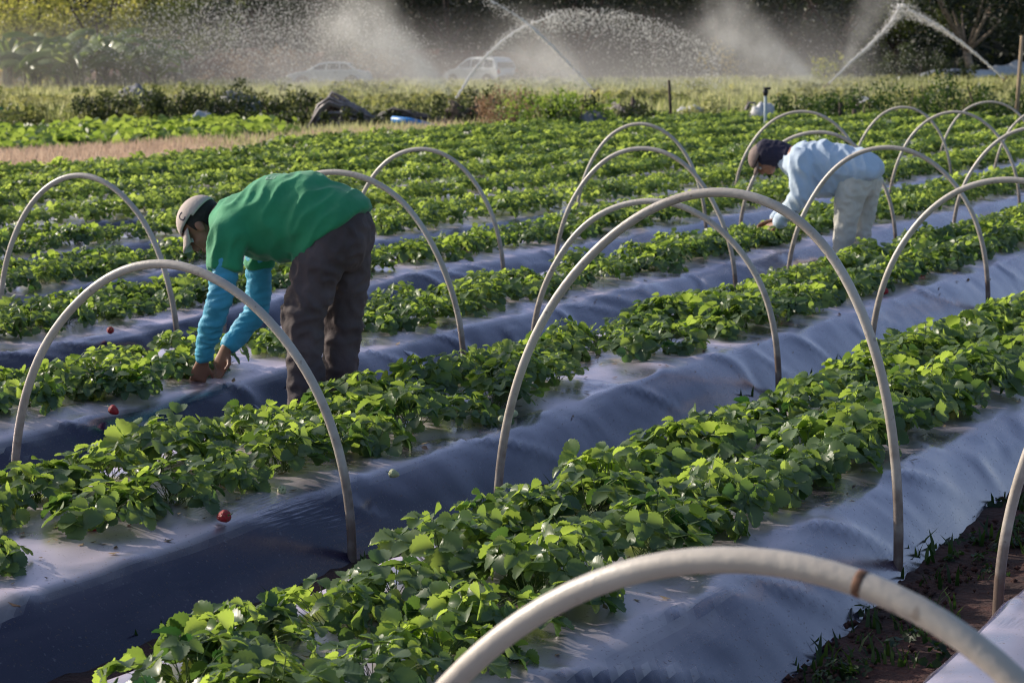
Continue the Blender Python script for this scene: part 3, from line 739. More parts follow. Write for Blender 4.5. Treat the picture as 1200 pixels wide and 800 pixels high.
# poles, risers, stakes
def pole(px, pyb, pyt, r, m, name, label, cat, Y=None, cap=None, tilt=0):
    B = G(px, pyb) if Y is None else at(px, pyb, Y); d = EYE.xy and B.y; T = at(px+tilt, pyt, B.y)
    mb = MB(); H = (T-B); mb.tube([(0, 0, -.1), (H.x*.5, 0, H.z*.5), (H.x, 0, H.z)], [r*1.1, r, r*.95], 10)
    if cap:
        root = empty(name, B); mb.build('post', m, root)
        c = MB(); c.tube([(H.x, 0, H.z-.01), (H.x, 0, H.z+cap*1.2), (H.x, 0, H.z+cap*1.8)], [r*1.2, cap, cap*.7], 10); c.box((H.x+cap*.6, 0, H.z+cap*2.2), (cap*2.2, cap*.8, cap*.8))
        c.build('sprinkler_head', M['metal_dark'], root); tag(root, label, cat)
    else:
        o = mb.build(name, m); o.location = B; tag(o, label, cat)
pole(311, 212, 185, .016, M['riser'], 'sprinkler_riser', 'short grey riser with a dark head among the rows above the green shirt', 'sprinkler', cap=.028)
pole(765, 172, 150, .012, M['riser'], 'riser_pipe', 'thin pale riser pipe inside the rearmost central hoop', 'riser pipe')
pole(664, 246, 232, .012, M['darkwood'], 'stake', 'tiny wooden stake in the plants between the central hoops', 'stake')
pole(787, 155, 94, .035, M['darkwood'], 'stick', 'thin upright dark stick beside the round white sack', 'stick', tilt=-3)
pole(897, 165, 112, .03, M['riser'], 'sprinkler_riser', 'metal riser with a dark head, behind the brown cap of the second worker', 'sprinkler', cap=.06)
pole(1190, 152, 42, .045, M['wood'], 'wooden_pole', 'tall slanting wooden pole at the right edge of the meadow', 'pole', tilt=8)
pole(668, 128, 100, .012, M['wood'], 'dry_stalk', 'thin dry stalk standing in front of the meadow left of the spray jet foot', 'stalk', tilt=-2)
pole(210, 140, 117, .09, M['darkwood'], 'wooden_post', 'short dark post stub behind the bushes, left of the off white sack', 'post')
pole(273, 146, 123, .08, M['darkwood'], 'wooden_post', 'short dark post stub right of the off white sack', 'post')
pole(1054, 102, 90, .07, M['white_sheet'], 'marker_post', 'small white marker post at the back edge of the meadow', 'marker post')
pole(605, 158, 128, .05, M['darkwood'], 'wooden_post', 'dark post stub in the dried brown shrub', 'post')
pole(985, 152, 120, .05, M['darkwood'], 'wooden_post', 'dark post stub just left of the sack in the green weeds', 'post')
pole(1001, 158, 128, .05, M['darkwood'], 'wooden_post', 'dark post stub in front of the sack in the green weeds', 'post')

# ------------------------------------------------------------------ sprinklers, jets, spray
SPR = [(534, 118, 140, 54.0, 'impact sprinkler on a dark riser at centre left, throwing a jet up to the right'),
       (696, 106, 116, 66.0, 'impact sprinkler hidden in the meadow grass below the straight central jet'),
       (966, 101, 108, 78.0, 'impact sprinkler at the foot of the crossing mist fan right of centre'),
       (1176, 93, 101, 86.0, 'impact sprinkler by the tall wooden pole, farthest to the right')]
for px, py, pb, Y, lab in SPR:
    N0 = at(px, py, Y); root = empty('impact_sprinkler', (N0.x, N0.y, -.05)); h = N0.z+.05
    MB().tube([(0, 0, 0), (0, 0, h-.1)], .035, 10).build('riser', M['metal_dark'], root)
    mb = MB(); mb.tube([(0, 0, h-.14), (0, 0, h-.02), (0, 0, h)], [.06, .055, .03], 10); mb.tube([(-.05, 0, h-.05), (.2, 0, h+.07)], .025, 8); mb.build('nozzle', M['brass'], root)
    mb = MB(); mb.box((-.1, 0, h+.04), (.22, .04, .03)); mb.box((.12, 0, h+.1), (.04, .06, .07)); mb.build('swing_arm', M['brass'], root)
    tag(root, lab, 'sprinkler', 'field sprinklers spraying water')
def jet(pxs, Y0, Y1, r0, r1, label, seed, spread=.015, drops=1500):
    """stream through the seen points, growing rougher"""
    K = [at(x, y, Y0+(Y1-Y0)*i/(len(pxs)-1)) for i, (x, y) in enumerate(pxs)]
    C = [Vector(c) for c in catmull([tuple(k) for k in K], 26)]; r = random.Random(seed)
    root = C[0].copy(); mb = MB(); n = len(C); rs = []
    for i in range(n):
        t = i/(n-1); rs.append((r0*(1-t)+r1*t)*r.uniform(.55, 1.25)*(1 if t < .6 or r.random() > .3 else .35))
    mb.tube([c-root+Vector((r.gauss(0, 1), r.gauss(0, 1), r.gauss(0, 1)))*spread*(i/n) for i, c in enumerate(C)], rs, 6)
    # the shreds that break off the stream
    for i in range(drops):
        t = r.random()**.8; c = C[int(t*(n-1))]-root; s = r.uniform(.005, .014)*(Y0/60)
        o = Vector((r.gauss(0, 1), r.gauss(0, 1), r.gauss(-.5, 1)))*(.02+.16*t*t)
        mb.ball(c+o, (s, s, s*1.3), 4, 3)
    o = mb.build('water_jet', M['jet']); o.location = root
    tag(o, label, 'water jet', 'jets of irrigation water'); return o
jet([(534, 116), (556, 82), (578, 58), (606, 36), (650, 17)], 54, 57, .032, .045, 'white jet rising to the right from the dark riser at centre left', 1)
jet([(696, 106), (664, 72), (634, 42), (604, 18), (566, -4)], 66, 68, .028, .045, 'thin straight jet rising to the left from the central meadow', 2, drops=900)
jet([(970, 99), (996, 74), (1022, 50), (1044, 26), (1054, 6)], 78, 80, .03, .07, 'jet rising to the right inside the fan of mist right of centre', 3)
jet([(1176, 92), (1142, 62), (1108, 36), (1080, 20), (1056, 6)], 86, 83, .03, .08, 'jet rising to the left from beside the tall wooden pole', 4)

def drops(name, pts, smin, smax, label, seed):
    r = np.random.default_rng(seed); n = len(pts); base = np.array([(1, 0, 0), (-1, 0, 0), (0, 1, 0), (0, -1, 0), (0, 0, 1.5), (0, 0, -1.5)], float)
    F0 = np.array([(0, 2, 4), (2, 1, 4), (1, 3, 4), (3, 0, 4), (2, 0, 5), (1, 2, 5), (3, 1, 5), (0, 3, 5)])
    s = r.uniform(smin, smax, size=(n, 1, 1))*r.choice([.6, 1, 1, 1.4], size=(n, 1, 1))
    V = (np.array(pts)[:, None, :]+base[None]*s).reshape(-1, 3); F = (F0[None]+(np.arange(n)*6)[:, None, None]).reshape(-1, 3)
    return tag(link(name, np_mesh(name, V, F), M['droplet'], smooth=False), label, 'water drops', kind='stuff')
def cloud(n, fn, seed):
    r = random.Random(seed); out = []
    while len(out) < n:
        q = fn(r)
        if q is not None: out.append(tuple(q))
    return out
def arc(r):      # falling spray under the first jet's far arc
    t = r.random(); x = 640+t*205; top = 8+ (t-.25)**2*85; y = top+abs(r.gauss(0, 1))*(10+30*t)+r.uniform(0, 8)
    return at(x, y, r.uniform(56, 62)) if y < 104 else None
drops('spray_drops', cloud(4200, arc, 1), .006, .014, 'bright drops falling under the arc of the central water jet', 1)
def leftfall(r):
    x = r.gauss(330, 110); y = r.gauss(38, 34)
    if not (60 < x < 540) or y < -12 or y > 100 or x > 380+ (y+30)*1.6: return None
    return at(x, y, r.uniform(52, 64))
drops('spray_drops', cloud(12000, leftfall, 2), .005, .012, 'fine bright drops drifting in front of the trees at the left', 2)
def wide(r):
    x = r.uniform(380, 1110); y = 100-abs(r.gauss(0, 45)); return at(x, y, r.uniform(60, 84)) if y > -10 else None
drops('spray_drops', cloud(6000, wide, 3), .004, .010, 'scattered fine drops hanging in the air above the meadow', 3)

# mist: volumes
def mist_mat(name, dens, kind, h=3.0, scale=.8, col_=(1, .97, .95), g=.45):
    m = bpy.data.materials.new(name); m.use_nodes = True; nt = m.node_tree; N = nt.nodes; L = nt.links
    N.remove(N['Principled BSDF']); vs = N.new('ShaderNodeVolumeScatter'); vs.inputs['Color'].default_value = (*col_, 1); vs.inputs['Anisotropy'].default_value = g
    tc = N.new('ShaderNodeTexCoord'); nz = N.new('ShaderNodeTexNoise'); nz.inputs['Scale'].default_value = scale; nz.inputs['Detail'].default_value = 3
    L.new(tc.outputs['Object'], nz.inputs['Vector'])
    r1 = N.new('ShaderNodeMapRange'); r1.inputs['From Min'].default_value = .32; r1.inputs['From Max'].default_value = .72; r1.inputs['To Min'].default_value = .15; r1.inputs['To Max'].default_value = 1.0
    L.new(nz.outputs['Fac'], r1.inputs['Value'])
    sp = N.new('ShaderNodeSeparateXYZ'); L.new(tc.outputs['Object'], sp.inputs[0])
    if kind == 'bank':
        e = N.new('ShaderNodeMapRange'); e.inputs['From Min'].default_value = 0; e.inputs['From Max'].default_value = h; e.inputs['To Min'].default_value = 1; e.inputs['To Max'].default_value = 0
        e.interpolation_type = 'SMOOTHSTEP'
        L.new(sp.outputs['Z'], e.inputs['Value']); fall = e.outputs[0]
    else:   # fan: strongest at the nozzle (x=0), thinning with distance and towards the edge of the cone
        r0 = N.new('ShaderNodeMath'); r0.operation = 'POWER'; r0.inputs[1].default_value = 2; L.new(sp.outputs['Y'], r0.inputs[0])
        r2 = N.new('ShaderNodeMath'); r2.operation = 'POWER'; r2.inputs[1].default_value = 2; L.new(sp.outputs['Z'], r2.inputs[0])
        s_ = N.new('ShaderNodeMath'); s_.operation = 'ADD'; L.new(r0.outputs[0], s_.inputs[0]); L.new(r2.outputs[0], s_.inputs[1])
        q = N.new('ShaderNodeMath'); q.operation = 'SQRT'; L.new(s_.outputs[0], q.inputs[0])
        c = N.new('ShaderNodeMath'); c.operation = 'MULTIPLY_ADD'; c.inputs[1].default_value = h; c.inputs[2].default_value = .12; L.new(sp.outputs['X'], c.inputs[0])
        dv_ = N.new('ShaderNodeMath'); dv_.operation = 'DIVIDE'; L.new(q.outputs[0], dv_.inputs[0]); L.new(c.outputs[0], dv_.inputs[1])
        e = N.new('ShaderNodeMapRange'); e.interpolation_type = 'SMOOTHSTEP'; e.inputs['To Min'].default_value = 1; e.inputs['To Max'].default_value = 0; L.new(dv_.outputs[0], e.inputs['Value'])
        x2 = N.new('ShaderNodeMath'); x2.operation = 'ADD'; x2.inputs[1].default_value = .6; L.new(sp.outputs['X'], x2.inputs[0])
        iv = N.new('ShaderNodeMath'); iv.operation = 'DIVIDE'; iv.inputs[0].default_value = 1.6; L.new(x2.outputs[0], iv.inputs[1])
        ff = N.new('ShaderNodeMath'); ff.operation = 'MULTIPLY'; L.new(e.outputs[0], ff.inputs[0]); L.new(iv.outputs[0], ff.inputs[1]); fall = ff.outputs[0]
    a = N.new('ShaderNodeMath'); a.operation = 'MULTIPLY'; L.new(r1.outputs[0], a.inputs[0]); L.new(fall, a.inputs[1])
    b = N.new('ShaderNodeMath'); b.operation = 'MULTIPLY'; b.inputs[1].default_value = dens; L.new(a.outputs[0], b.inputs[0])
    L.new(b.outputs[0], vs.inputs['Density']); L.new(vs.outputs[0], N['Material Output'].inputs['Volume'])
    return m
def fan(px, py, tx, ty, Y, slope, L_, dens, label, seed):
    A = at(px, py, Y); B = at(tx, ty, Y+2); d = (B-A).normalized()
    n = 20; mb = MB(); rings = [(0, .12)]+[(L_*t, .12+slope*L_*t) for t in (.25, .5, .75, 1)]
    vs = []
    for x, r_ in rings:
        for k in range(n): w = 2*math.pi*k/n; vs.append((x, r_*math.cos(w), r_*math.sin(w)))
    fs = [(i*n+k, i*n+(k+1) % n, (i+1)*n+(k+1) % n, (i+1)*n+k) for i in range(len(rings)-1) for k in range(n)]+[tuple(range(n)), tuple(reversed([4*n+k for k in range(n)]))]
    mb.add(vs, fs); o = mb.build('mist_fan', mist_mat('mist fan %d' % seed, dens, 'fan', slope, 1.3), smooth=False)
    o.location = A; o.rotation_euler = d.to_track_quat('X', 'Z').to_euler()
    return tag(o, label, 'mist')
fan(528, 110, 415, 25, 56, .42, 4.8, 1.7, 'glowing fan of mist blowing up to the left from the first sprinkler', 1)
fan(962, 99, 872, 45, 79, .40, 5.8, 1.4, 'fan of mist blowing to the left from the right-hand sprinkler', 2)
fan(985, 86, 1022, 12, 82, .30, 5.2, .7, 'loose column of mist hanging left of the jet right of centre', 3)
fan(690, 104, 640, 72, 68, .5, 4.5, .8, 'broad low mist at the foot of the thin central jet', 4)
def bank(x0, x1, y0, y1, h, dens, label, seed):
    mb = MB(); mb.box(((x0+x1)/2, (y0+y1)/2, h/2+.1), (x1-x0, y1-y0, h)); o = mb.build('mist_bank', mist_mat('mist bank %d' % seed, dens, 'bank', h, .25, (1, .95, .97)), smooth=False)
    # object coordinates start at the ground
    tag(o, label, 'mist', kind='stuff')
bank(-32, 16, 86, 111, 4.4, .032, 'thin veil of water mist hanging in front of the far trees', 1)
bank(-9, 12, 57, 80, 2.2, .015, 'low bright mist drifting over the meadow between the sprinklers', 2)

# ------------------------------------------------------------------ trees
def tree_meshes(seed, H, spread, trunk_r, leaf, nlimb=7, per=55, fork=.25, low=.3):
    r = random.Random(seed); tb = MB(); cl = []
    base = Vector((0, 0, -.1)); f = Vector((r.uniform(-.1, .1)*H, 0, fork*H))
    tb.tube([base, base.lerp(f, .5)+Vector((r.uniform(-.1, .1), 0, 0)), f], [trunk_r*1.3, trunk_r, trunk_r*.85], 9)
    for i in range(nlimb):
        a = 2*math.pi*(i+r.uniform(-.3, .3))/nlimb; e = f+Vector((math.cos(a)*spread*r.uniform(.5, .95), math.sin(a)*spread*r.uniform(.5, .95), H*r.uniform(.25, .62)))
        m_ = f.lerp(e, .5)+Vector((0, 0, -H*.04)); tb.tube([f-Vector((0, 0, .1)), m_, e], [trunk_r*.55, trunk_r*.35, trunk_r*.12], 6)
        for j in range(3):
            b = m_.lerp(e, r.random()); e2 = b+Vector((r.gauss(0, 1), r.gauss(0, 1), r.uniform(-.4, .8)))*spread*.35
            tb.tube([b, b.lerp(e2, .5)+Vector((0, 0, .1)), e2], [trunk_r*.2, trunk_r*.12, trunk_r*.05], 5)
            cl.append((*e2, spread*r.uniform(.18, .34)))
        cl.append((*e, spread*r.uniform(.2, .38)))
    for i in range(22):
        a = r.uniform(0, 6.28); q = spread*math.sqrt(r.random()); z = H*(low+(1-low)*r.random()*(1-.5*(q/spread)**2)); cl.append((math.cos(a)*q, math.sin(a)*q, z, spread*r.uniform(.14, .3)))
    V, F, T = leaf_cloud(seed, cl, leaf, per); V[:, 2] = np.maximum(V[:, 2], .3)
    return tb.mesh('trunk'), np_mesh('crown', V, F, T)
TV = [tree_meshes(31, 8.5, 3.4, .22, .17, 7, 90, .24, .22), tree_meshes(32, 10, 3.9, .26, .18, 8, 90, .2, .2), tree_meshes(33, 7.5, 3.6, .2, .16, 6, 90, .3, .25)]
TREE_N = 0
def tree(px, Y, var, lm, bark, label, s=1.0, rz=0):
    global TREE_N
    B = at(px, 100, Y); root = empty('tree', (B.x, Y, -.03), rz); root.scale = (s, s, s)
    t, c = TV[var]
    link('trunk', t.copy() if len(t.materials) else t, bark, root); link('crown', c.copy() if len(c.materials) else c, lm, root, smooth=False)
    tag(root, label, 'tree', 'trees at the back of the meadow'); return root
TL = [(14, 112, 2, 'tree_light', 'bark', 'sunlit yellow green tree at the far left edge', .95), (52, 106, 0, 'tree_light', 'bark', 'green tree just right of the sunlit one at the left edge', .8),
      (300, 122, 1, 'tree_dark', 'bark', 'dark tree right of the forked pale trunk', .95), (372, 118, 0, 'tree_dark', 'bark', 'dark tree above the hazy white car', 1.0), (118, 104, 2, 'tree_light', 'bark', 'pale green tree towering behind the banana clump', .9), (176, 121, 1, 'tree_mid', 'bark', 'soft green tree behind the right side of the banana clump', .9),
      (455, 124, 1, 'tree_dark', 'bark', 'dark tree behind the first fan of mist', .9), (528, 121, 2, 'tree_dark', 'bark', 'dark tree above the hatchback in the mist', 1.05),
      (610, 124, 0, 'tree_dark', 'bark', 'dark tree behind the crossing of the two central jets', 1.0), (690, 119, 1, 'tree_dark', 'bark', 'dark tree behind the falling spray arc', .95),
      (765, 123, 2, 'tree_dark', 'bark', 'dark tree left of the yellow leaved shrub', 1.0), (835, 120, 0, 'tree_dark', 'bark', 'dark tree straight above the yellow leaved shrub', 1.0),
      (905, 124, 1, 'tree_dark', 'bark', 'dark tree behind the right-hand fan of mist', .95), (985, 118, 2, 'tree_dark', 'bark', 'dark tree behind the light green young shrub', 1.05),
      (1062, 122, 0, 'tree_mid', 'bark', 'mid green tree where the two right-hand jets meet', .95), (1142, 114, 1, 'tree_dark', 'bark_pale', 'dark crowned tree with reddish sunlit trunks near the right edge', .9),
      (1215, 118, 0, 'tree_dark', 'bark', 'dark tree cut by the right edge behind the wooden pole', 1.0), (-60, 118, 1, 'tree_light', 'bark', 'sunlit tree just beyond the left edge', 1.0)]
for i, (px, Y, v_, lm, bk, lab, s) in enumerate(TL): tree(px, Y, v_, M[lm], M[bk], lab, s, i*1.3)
# forked tree with the pale trunk
def forked():
    B = at(208, 103, 106); root = empty('tree', (B.x, 106, -.05)); tb = MB()
    tb.tube([(0, 0, 0), (-.08, 0, .9), (-.3, 0, 1.7), (-.7, 0, 2.3)], [.2, .15, .13, .1], 9)
    tb.tube([(.25, 0, 0), (.3, 0, .7), (.8, .1, 1.3), (1.9, .1, 1.9), (2.9, 0, 2.2)], [.28, .22, .15, .12, .07], 9)
    tb.tube([(.3, 0, .8), (.2, .2, 1.8), (.1, .4, 2.9)], [.2, .13, .08], 8)
    tb.build('trunk', M['bark_pale'], root)
    r = random.Random(4); cl = [(r.gauss(.4, 1.5), r.gauss(.2, 1.2), r.uniform(2.2, 5.4), r.uniform(.5, 1.0)) for _ in range(44)]
    V, F, T = leaf_cloud(9, cl, .13, 75); link('crown', np_mesh('crown', V, F, T), M['tree_mid'], root, smooth=False)
    tag(root, 'small tree with a sunlit pale forked trunk at the left', 'tree', 'trees at the back of the meadow')
forked()
# banana plants
def banana(px, Y, label, seed, s=1.0):
    r = random.Random(seed); B = at(px, 100, Y); root = empty('banana_plant', (B.x, Y, -.03)); root.scale = (s, s, s)
    mb = MB()
    for i in range(3):
        x = r.uniform(-.35, .35); mb.tube([(x, 0, 0), (x*1.2, 0, .7), (x*1.3, 0, 1.3)], [.09, .075, .04], 8)
    mb.build('stem', M['banana_stem'], root)
    for i in range(22):
        a = 2*math.pi*i/22*1.62+r.uniform(-.3, .3); L = r.uniform(1.7, 2.7); el = r.uniform(.8, 1.5); V = []; F = []; n = 11
        x = 0; z = r.uniform(.5, 1.4); e = el
        for j in range(n+1):
            t = j/n; w = .19*math.sin(math.pi*min(1, t*.88+.1))**.6*(1 if r.random() > .2 else .7)
            V += [(x, -w, z-.12-.08*r.random()), (x, 0, z+.05), (x, w, z-.12-.08*r.random())]
            x += L/n*math.cos(e); z += L/n*math.sin(e); e -= (.12+.10*t)*r.uniform(.8, 1.3)
            if j: b = (j-1)*3; F += [(b, b+3, b+4, b+1), (b+1, b+4, b+5, b+2)]
        Vr = np.array(V) @ np.array(Matrix.Rotation(a, 3, 'Z')).T
        link('frond', np_mesh('frond', Vr, F, np.full(len(Vr), r.uniform(.1, 1))), M['banana'], root)
    tag(root, label, 'banana plant', 'banana plants at the left'); return root
for i, (px, Y, s, lab) in enumerate([(10, 98, 1.1, 'banana plant cut by the left edge of the picture'), (182, 97, .95, 'short banana plant at the right end of the clump'), (38, 96, .95, 'yellowish banana plant at the left edge of the meadow'), (88, 95, 1.15, 'tall banana plant, leftmost with fronds reaching the top'), (124, 96, 1.2, 'banana plant with wide arching fronds, in the middle of the clump'),
                                 (152, 95, 1.0, 'banana plant nearest to the forked pale trunk tree'), (66, 99, 1.25, 'banana plant standing behind the front ones at left')]): banana(px, Y, lab, 50+i, s)
def shrub_row():
    L_ = [(20, 99, 2.6, 1.7, 'yellowleaf', 'orange brown withered shrub at the foot of the sunlit tree at left'), (60, 101, 2.4, 1.5, 'tree_light', 'light green shrub below the banana fronds'),
          (178, 103, 2.6, 2.2, 'hedge', 'dark green shrub left of the forked pale trunk'), (120, 100, 2.4, 1.2, 'hedge', 'dull shrub under the middle banana plant'), (272, 112, 3.2, 2.4, 'drygrass', 'withered brown shrub right of the pale forked trunk'),
          (330, 114, 3.4, 2.6, 'drygrass', 'withered brown shrub left of the hazy white car'), (436, 114, 3.2, 2.4, 'drygrass', 'withered brown shrub right of the hazy white car'), (1000, 106, 3.2, 1.9, 'hedge', 'dark undergrowth shrub left of the right-hand jet crossing'),
          (1065, 108, 3.2, 2.4, 'hedge', 'undergrowth shrub below the meeting of the right-hand jets'), (1110, 110, 2.6, 1.6, 'hedge', 'undergrowth shrub at the foot of the reddish trunks'),
          (640, 110, 3.4, 1.5, 'tree_dark', 'dark undergrowth shrub right of the hatchback'), (750, 112, 3.6, 1.7, 'tree_dark', 'dark undergrowth shrub behind the low mist at the centre'), (900, 112, 3.6, 1.6, 'tree_dark', 'dark undergrowth shrub right of the yellow leaved shrub')]
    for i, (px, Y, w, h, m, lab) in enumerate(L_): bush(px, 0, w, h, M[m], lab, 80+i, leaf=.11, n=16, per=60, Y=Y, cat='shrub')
shrub_row()
# the wood and bank behind everything
def wood():
    r = random.Random(77); cl = []
    for i in range(620):
        x = r.uniform(-62, 62); cl.append((x, r.uniform(130, 140), r.uniform(.3, 10.5), r.uniform(1.2, 2.3)))
    V, F, T = leaf_cloud(78, cl, .32, 60, 1.0); V[:, 2] = np.maximum(V[:, 2], .1)
    o = link('far_wood', np_mesh('far_wood', V, F, T), M['tree_dark'], smooth=False); tag(o, 'dark mass of woodland closing off the back of the meadow', 'woodland', kind='stuff')
wood()
def backdrop_hill():  # added dark rise, keeps the sky from showing through the wood
    xs = np.linspace(-260, 260, 90); ys = np.linspace(134, 260, 22); V = []
    for y in ys:
        for x in xs:
            t = (y-134)/126; z = (9.5+3*noise.noise(Vector((x*.02, y*.02, 1)))+1.2*noise.noise(Vector((x*.15, y*.1, 1))))*min(1, t*9) ; V.append((x, y, z-.1))
    n = len(xs); i, j = np.meshgrid(np.arange(len(ys)-1), np.arange(n-1), indexing='ij'); a = (i*n+j).ravel()
    o = link('backdrop_hill', np_mesh('backdrop_hill', V, np.stack([a, a+1, a+n+1, a+n], -1)), mat('wooded hill', (.012, .018, .011), .95, noise_amt=.5, noise_scale=.6)); tag(o, kind='structure')
backdrop_hill()
def bank_earth():
    xs = np.linspace(-26, 5, 90); prof = [(0, -.1), (.5, .7), (1.2, 1.6), (2.2, 2.1), (3.2, 1.6), (4.5, -.1)]; V = []
    for x in xs:
        e = min(1, (x+26)/3, (5-x)/6)
        for dy, z in prof: V.append((x, 119+dy+.5*noise.noise(Vector((x*.4, dy, 0))), z*e*(1+.35*noise.noise(Vector((x*.25, dy*.3, 4))))))
    n = len(prof); i, j = np.meshgrid(np.arange(len(xs)-1), np.arange(n-1), indexing='ij'); a = (i*n+j).ravel()
    o = link('earth_bank', np_mesh('earth_bank', V, np.stack([a, a+n, a+n+1, a+1], -1)), M['brick']); tag(o, kind='structure')
bank_earth()
lump(1128, 97, 5.0, .75, 1.2, M['white_sheet'], 'plastic_sheeting', 'long low heap of white plastic sheeting behind the meadow at the right', 'plastic sheeting', 21, .15)
lump(1188, 96, 2.8, 1.1, 1.5, M['white_sheet'], 'plastic_sheeting', 'higher white sheeting heap beside the wooden pole', 'plastic sheeting', 22, .15)
o = lump(240, 99, 2.3, 1.5, 1.5, M['tarp_grey'], 'covered_load', 'pale grey covered load standing behind the forked tree trunk', 'covered load', 23, .08); o.data.materials[0] = mat('pale cover', (.38, .37, .42), .7)

# ------------------------------------------------------------------ cars
def car(loc, rz, label, kind='hatch'):
    root = empty('parked_car', loc, rz); P = M['carpaint']
    Wd = .84
    if kind == 'hatch':
        body = [(-2.05, .32), (-2.1, .62), (-2.02, .95), (-.9, 1.02), (1.0, 1.0), (1.55, .95), (2.02, .78), (2.1, .5), (2.05, .3)]
        cab = [(-2.0, .96), (-1.86, 1.34), (-1.62, 1.56), (-1.1, 1.63), (.1, 1.62), (.45, 1.52), (1.22, .98)]
        win = [[(-1.72, 1.06), (-1.62, 1.44), (-1.05, 1.5), (-.98, 1.06)], [(-.9, 1.06), (-.9, 1.5), (-.05, 1.5), (-.05, 1.06)], [(.03, 1.06), (.03, 1.5), (.38, 1.44), (.95, 1.06)]]
    else:
        body = [(-2.2, .3), (-2.25, .6), (-2.15, .92), (-1.2, .98), (.9, .98), (1.6, .9), (2.15, .74), (2.22, .5), (2.15, .3)]
        cab = [(-1.65, .95), (-1.1, 1.36), (-.7, 1.42), (.1, 1.42), (.45, 1.34), (1.15, .95)]
        win = [[(-1.42, 1.02), (-1.02, 1.3), (-.72, 1.32), (-.72, 1.02)], [(-.64, 1.02), (-.64, 1.33), (-.02, 1.33), (-.02, 1.02)], [(.06, 1.02), (.06, 1.32), (.38, 1.27), (.86, 1.02)]]
    zb = lambda x, z: 1-.1*max(0, (z-.95))/.6-.04*max(0, .5-z)-(.05 if abs(x) > 1.9 else 0)
    o = MB().prism(body, -Wd, Wd, zb).build('body', P, root, smooth=False); bevelled(o, .06, 3)
    o = MB().prism(cab, -Wd*.97, Wd*.97, lambda x, z: 1-.28*max(0, z-.95)).build('cabin', P, root, smooth=False); bevelled(o, .06, 3)
    for s in (-1, 1):
        for w in win:
            mb = MB(); vs = []
            for x, z in w: vs.append((x, s*(Wd*.97*(1-.28*max(0, z-.95))+.006), z))
            mb.add(vs, [tuple(range(len(vs)))]); mb.build('side_window', M['glass'], root, smooth=False)
        for wx in (-1.3, 1.32):
            wh = empty('wheel', (0, 0, 0)); wh.parent = root; wh.location = (wx, s*(Wd-.09), .32)
            t = MB(); t.tube([(0, -.1, 0), (0, -.09, 0), (0, .09, 0), (0, .1, 0)], [.27, .32, .32, .27], 22); t.build('tyre', M['tyre'], wh)
            q = MB(); q.tube([(0, s*.1, 0), (0, s*.108, 0)], [.2, .17], 14); q.build('rim', M['rim'], wh)
            a = MB(); a.tube([(wx+math.cos(w)*.37, s*(Wd+.004), .32+math.sin(w)*.37) for w in np.linspace(.15, math.pi-.15, 12)], .03, 6); a.build('wheel_arch', M['black'], root)
        MB().ball((-2.06, s*.7, .82), (.05, .09, .16), 8, 6).build('tail_lamp', M['redlamp'], root)
        MB().ball((2.05, s*.62, .68), (.07, .16, .08), 8, 6).build('headlight', M['lamp'], root)
        MB().box((.75, s*(Wd+.07), 1.05), (.12, .14, .1)).build('side_mirror', P, root)
        MB().box((-.45, s*(Wd+.004), .86), (.16, .02, .03)).build('door_handle', M['black'], root)
    def cross(x0, z0, x1, z1, name, wk=.86):
        k0 = Wd*.97*(1-.28*max(0, z0-.95))*wk; k1 = Wd*.97*(1-.28*max(0, z1-.95))*wk
        n = Vector((-(z1-z0), 0, (x1-x0))).normalized()*.01
        if n.x*x0 < 0: n = -n
        MB().add([Vector((x0, -k0, z0))+n, Vector((x0, k0, z0))+n, Vector((x1, k1, z1))+n, Vector((x1, -k1, z1))+n], [(0, 1, 2, 3)]).build(name, M['glass'], root, smooth=False)
    if kind == 'hatch': cross(-1.97, 1.03, -1.86, 1.33, 'rear_window'); cross(1.14, 1.03, .52, 1.48, 'windscreen'); MB().box((-2.12, 0, .5), (.12, 1.55, .2)).build('bumper', M['black'], root); MB().box((2.08, 0, .45), (.12, 1.5, .18)).build('bumper', M['black'], root)
    else: cross(-1.55, 1.02, -1.17, 1.31, 'rear_window'); cross(1.08, 1.0, .5, 1.31, 'windscreen'); MB().box((-2.24, 0, .48), (.12, 1.55, .18)).build('bumper', P, root); MB().box((2.2, 0, .43), (.12, 1.5, .16)).build('bumper', P, root)
    MB().box((-2.115, 0, .72), (.02, .4, .12)).build('number_plate', M['lamp'], root)
    return tag(root, label, 'car')
B = at(563, 101, 112); car((B.x, B.y, -.03), math.pi-.75, 'white hatchback parked behind the meadow, half veiled by spray right of the mist fan', 'hatch')
B = at(386, 102, 109); car((B.x, B.y, -.03), math.pi-.06, 'low white saloon parked at the left, blurred by drifting mist', 'saloon')

